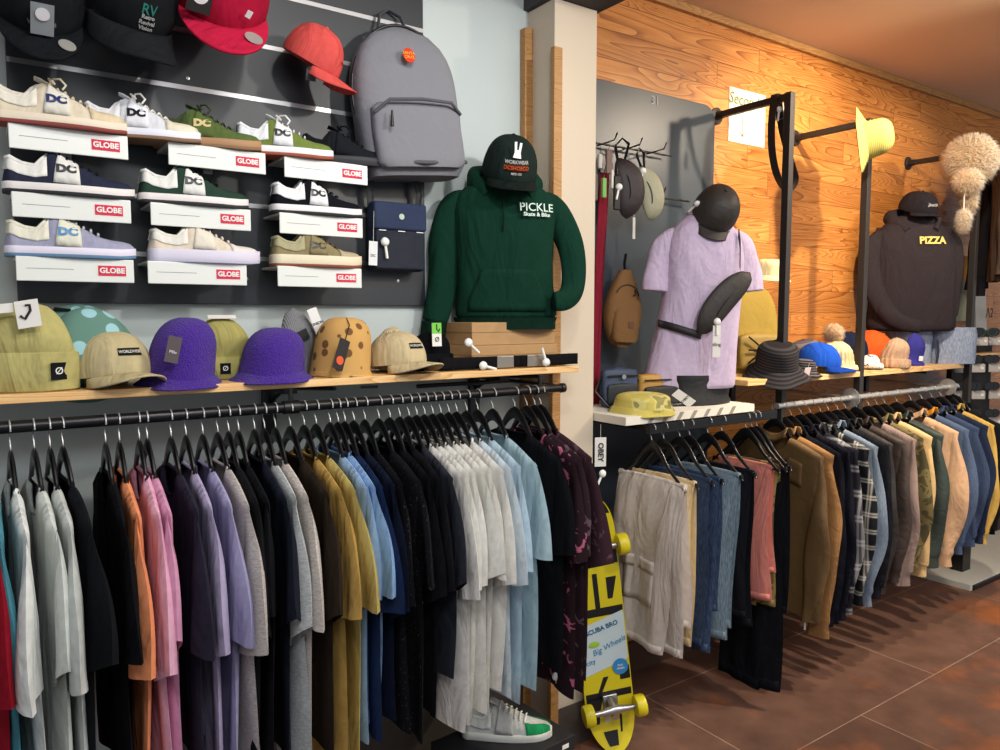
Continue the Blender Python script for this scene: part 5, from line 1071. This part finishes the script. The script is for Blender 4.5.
for zc in (.165,.77):
    tr=M().box(-.028,.028,-.014,-.002,zc-.04,zc+.04); tr.build('truck_base',METAL,sk,smooth=False,bevel=.003)
    hg=M().tube([(-.095,-.052,zc),(-.05,-.052,zc),(0,-.046,zc),(.05,-.052,zc),(.095,-.052,zc)],[.008,.011,.018,.011,.008],12); hg.tube([(0,-.012,zc+.02),(0,-.05,zc)],[.018,.014],12); hg.tube([(0,-.008,zc-.018),(0,-.06,zc-.02)],[.01,.012],12)
    h=hg.build('truck_hanger',METAL,sk)
    for s_ in (-1,1):
        M().lathe([(.009,-.020),(.019,-.022),(.036,-.018),(.039,-.010),(.039,.010),(.036,.018),(.019,.022),(.009,.020)],28).map(lambda p:Vector((p.z,p.x,p.y))).build('wheel',YE,sk,loc=(s_*.098,-.052,zc)); 
        M().lathe([(0,-.0185),(.010,-.0185),(.010,.0185),(0,.0185)],16).map(lambda p:Vector((p.z,p.x,p.y))).build('bearing',DK,sk,loc=(s_*.098,-.052,zc))
# ---- shoe boxes and shoe on the floor -----------------------------------
p=atz(500,770,0); c0=at(505,722,1.80)
t=thing('shoe_box','black shoe box with white size label on the floor','box',(1.32,1.88,0),(0,0,rad(8))); bh=.36
for k,(z0,z1) in enumerate(((0,.17),(.17,.34))):
    pass
BX=mat('17171b','paper')
B(-.19,.19,-.125,.125,0,.115).build('box_base',BX,t,smooth=False,bevel=.002); B(-.193,.193,-.128,.128,.085,.135).build('lid',BX,t,smooth=False,bevel=.002)
t=thing('shoe_box','black shoe box with small DC label, under the green and white shoe','box',(1.32,1.88,.1355),(0,0,rad(4)),None)
B(-.19,.19,-.125,.125,0,.095).build('box_base',BX,t,smooth=False,bevel=.002); ld=B(-.193,.193,-.128,.128,.07,.118).build('lid',BX,t,smooth=False,bevel=.002)
B(-.012,.012,-.001,0,-.010,.010).build('size_label',WHT,ld,smooth=False,loc=(.03,-.1285,.094)); text('DC',.015,ld,(.03,-.130,.094),BLK); B(-.014,.014,-.001,0,-.007,.007).build('size_label',WHT,ld,smooth=False,loc=(.15,-.1285,.094))
text('shoe co usa',.014,t,(.09,-.1265,.04),WHT)
shoe('skate_shoe','grey and white skate shoe with green toe band on the black shoe box',1.455,.2537,.29,'c2c4c2','c2c4c2','d8d8d2','d8d8d2','cfd2cf',None,'000000',1.80,rad(-38),'e2e2de','1f8a54'); 
bpy.context.view_layer.update()
o=[o for o in C.objects if o.get('label','').startswith('grey and white skate shoe')][0]; del o['group']
shoe('skate_shoe','black and white skate shoe on the floor under the black shirts',.98,.0,.30,'1c1d22','1c1d22','c8c8c4','2a2a2e','bcbcb8',None,'000000',1.72,rad(-30),'dcdcd8','1c1d22')
o=[o for o in C.objects if o.get('label','').startswith('black and white skate shoe on the floor')][0]; del o['group']
# white angled base at far right
t=thing('floor_plinth','white low plinth below the jackets at the right picture edge','plinth',(0,0,0)); p=atz(968,590,.22)
pz=at(970,600,1.93); B(pz.x,6.2,1.93,2.335,pz.z,pz.z+.09).build('plinth_body',mat('c8cac4','paint'),t,smooth=False,bevel=.004); B(pz.x+.1,6.1,2.0,2.335,0,pz.z).build('plinth_foot',BLK,t,smooth=False)
sectag(at(805,618,1.78),'white security tag at the hem between the olive and tan jackets',(0,0,0)); sectag(at(556,676,1.72),'white security tag at the hem of the black shirt beside the skateboard',(0,rad(-12),0))
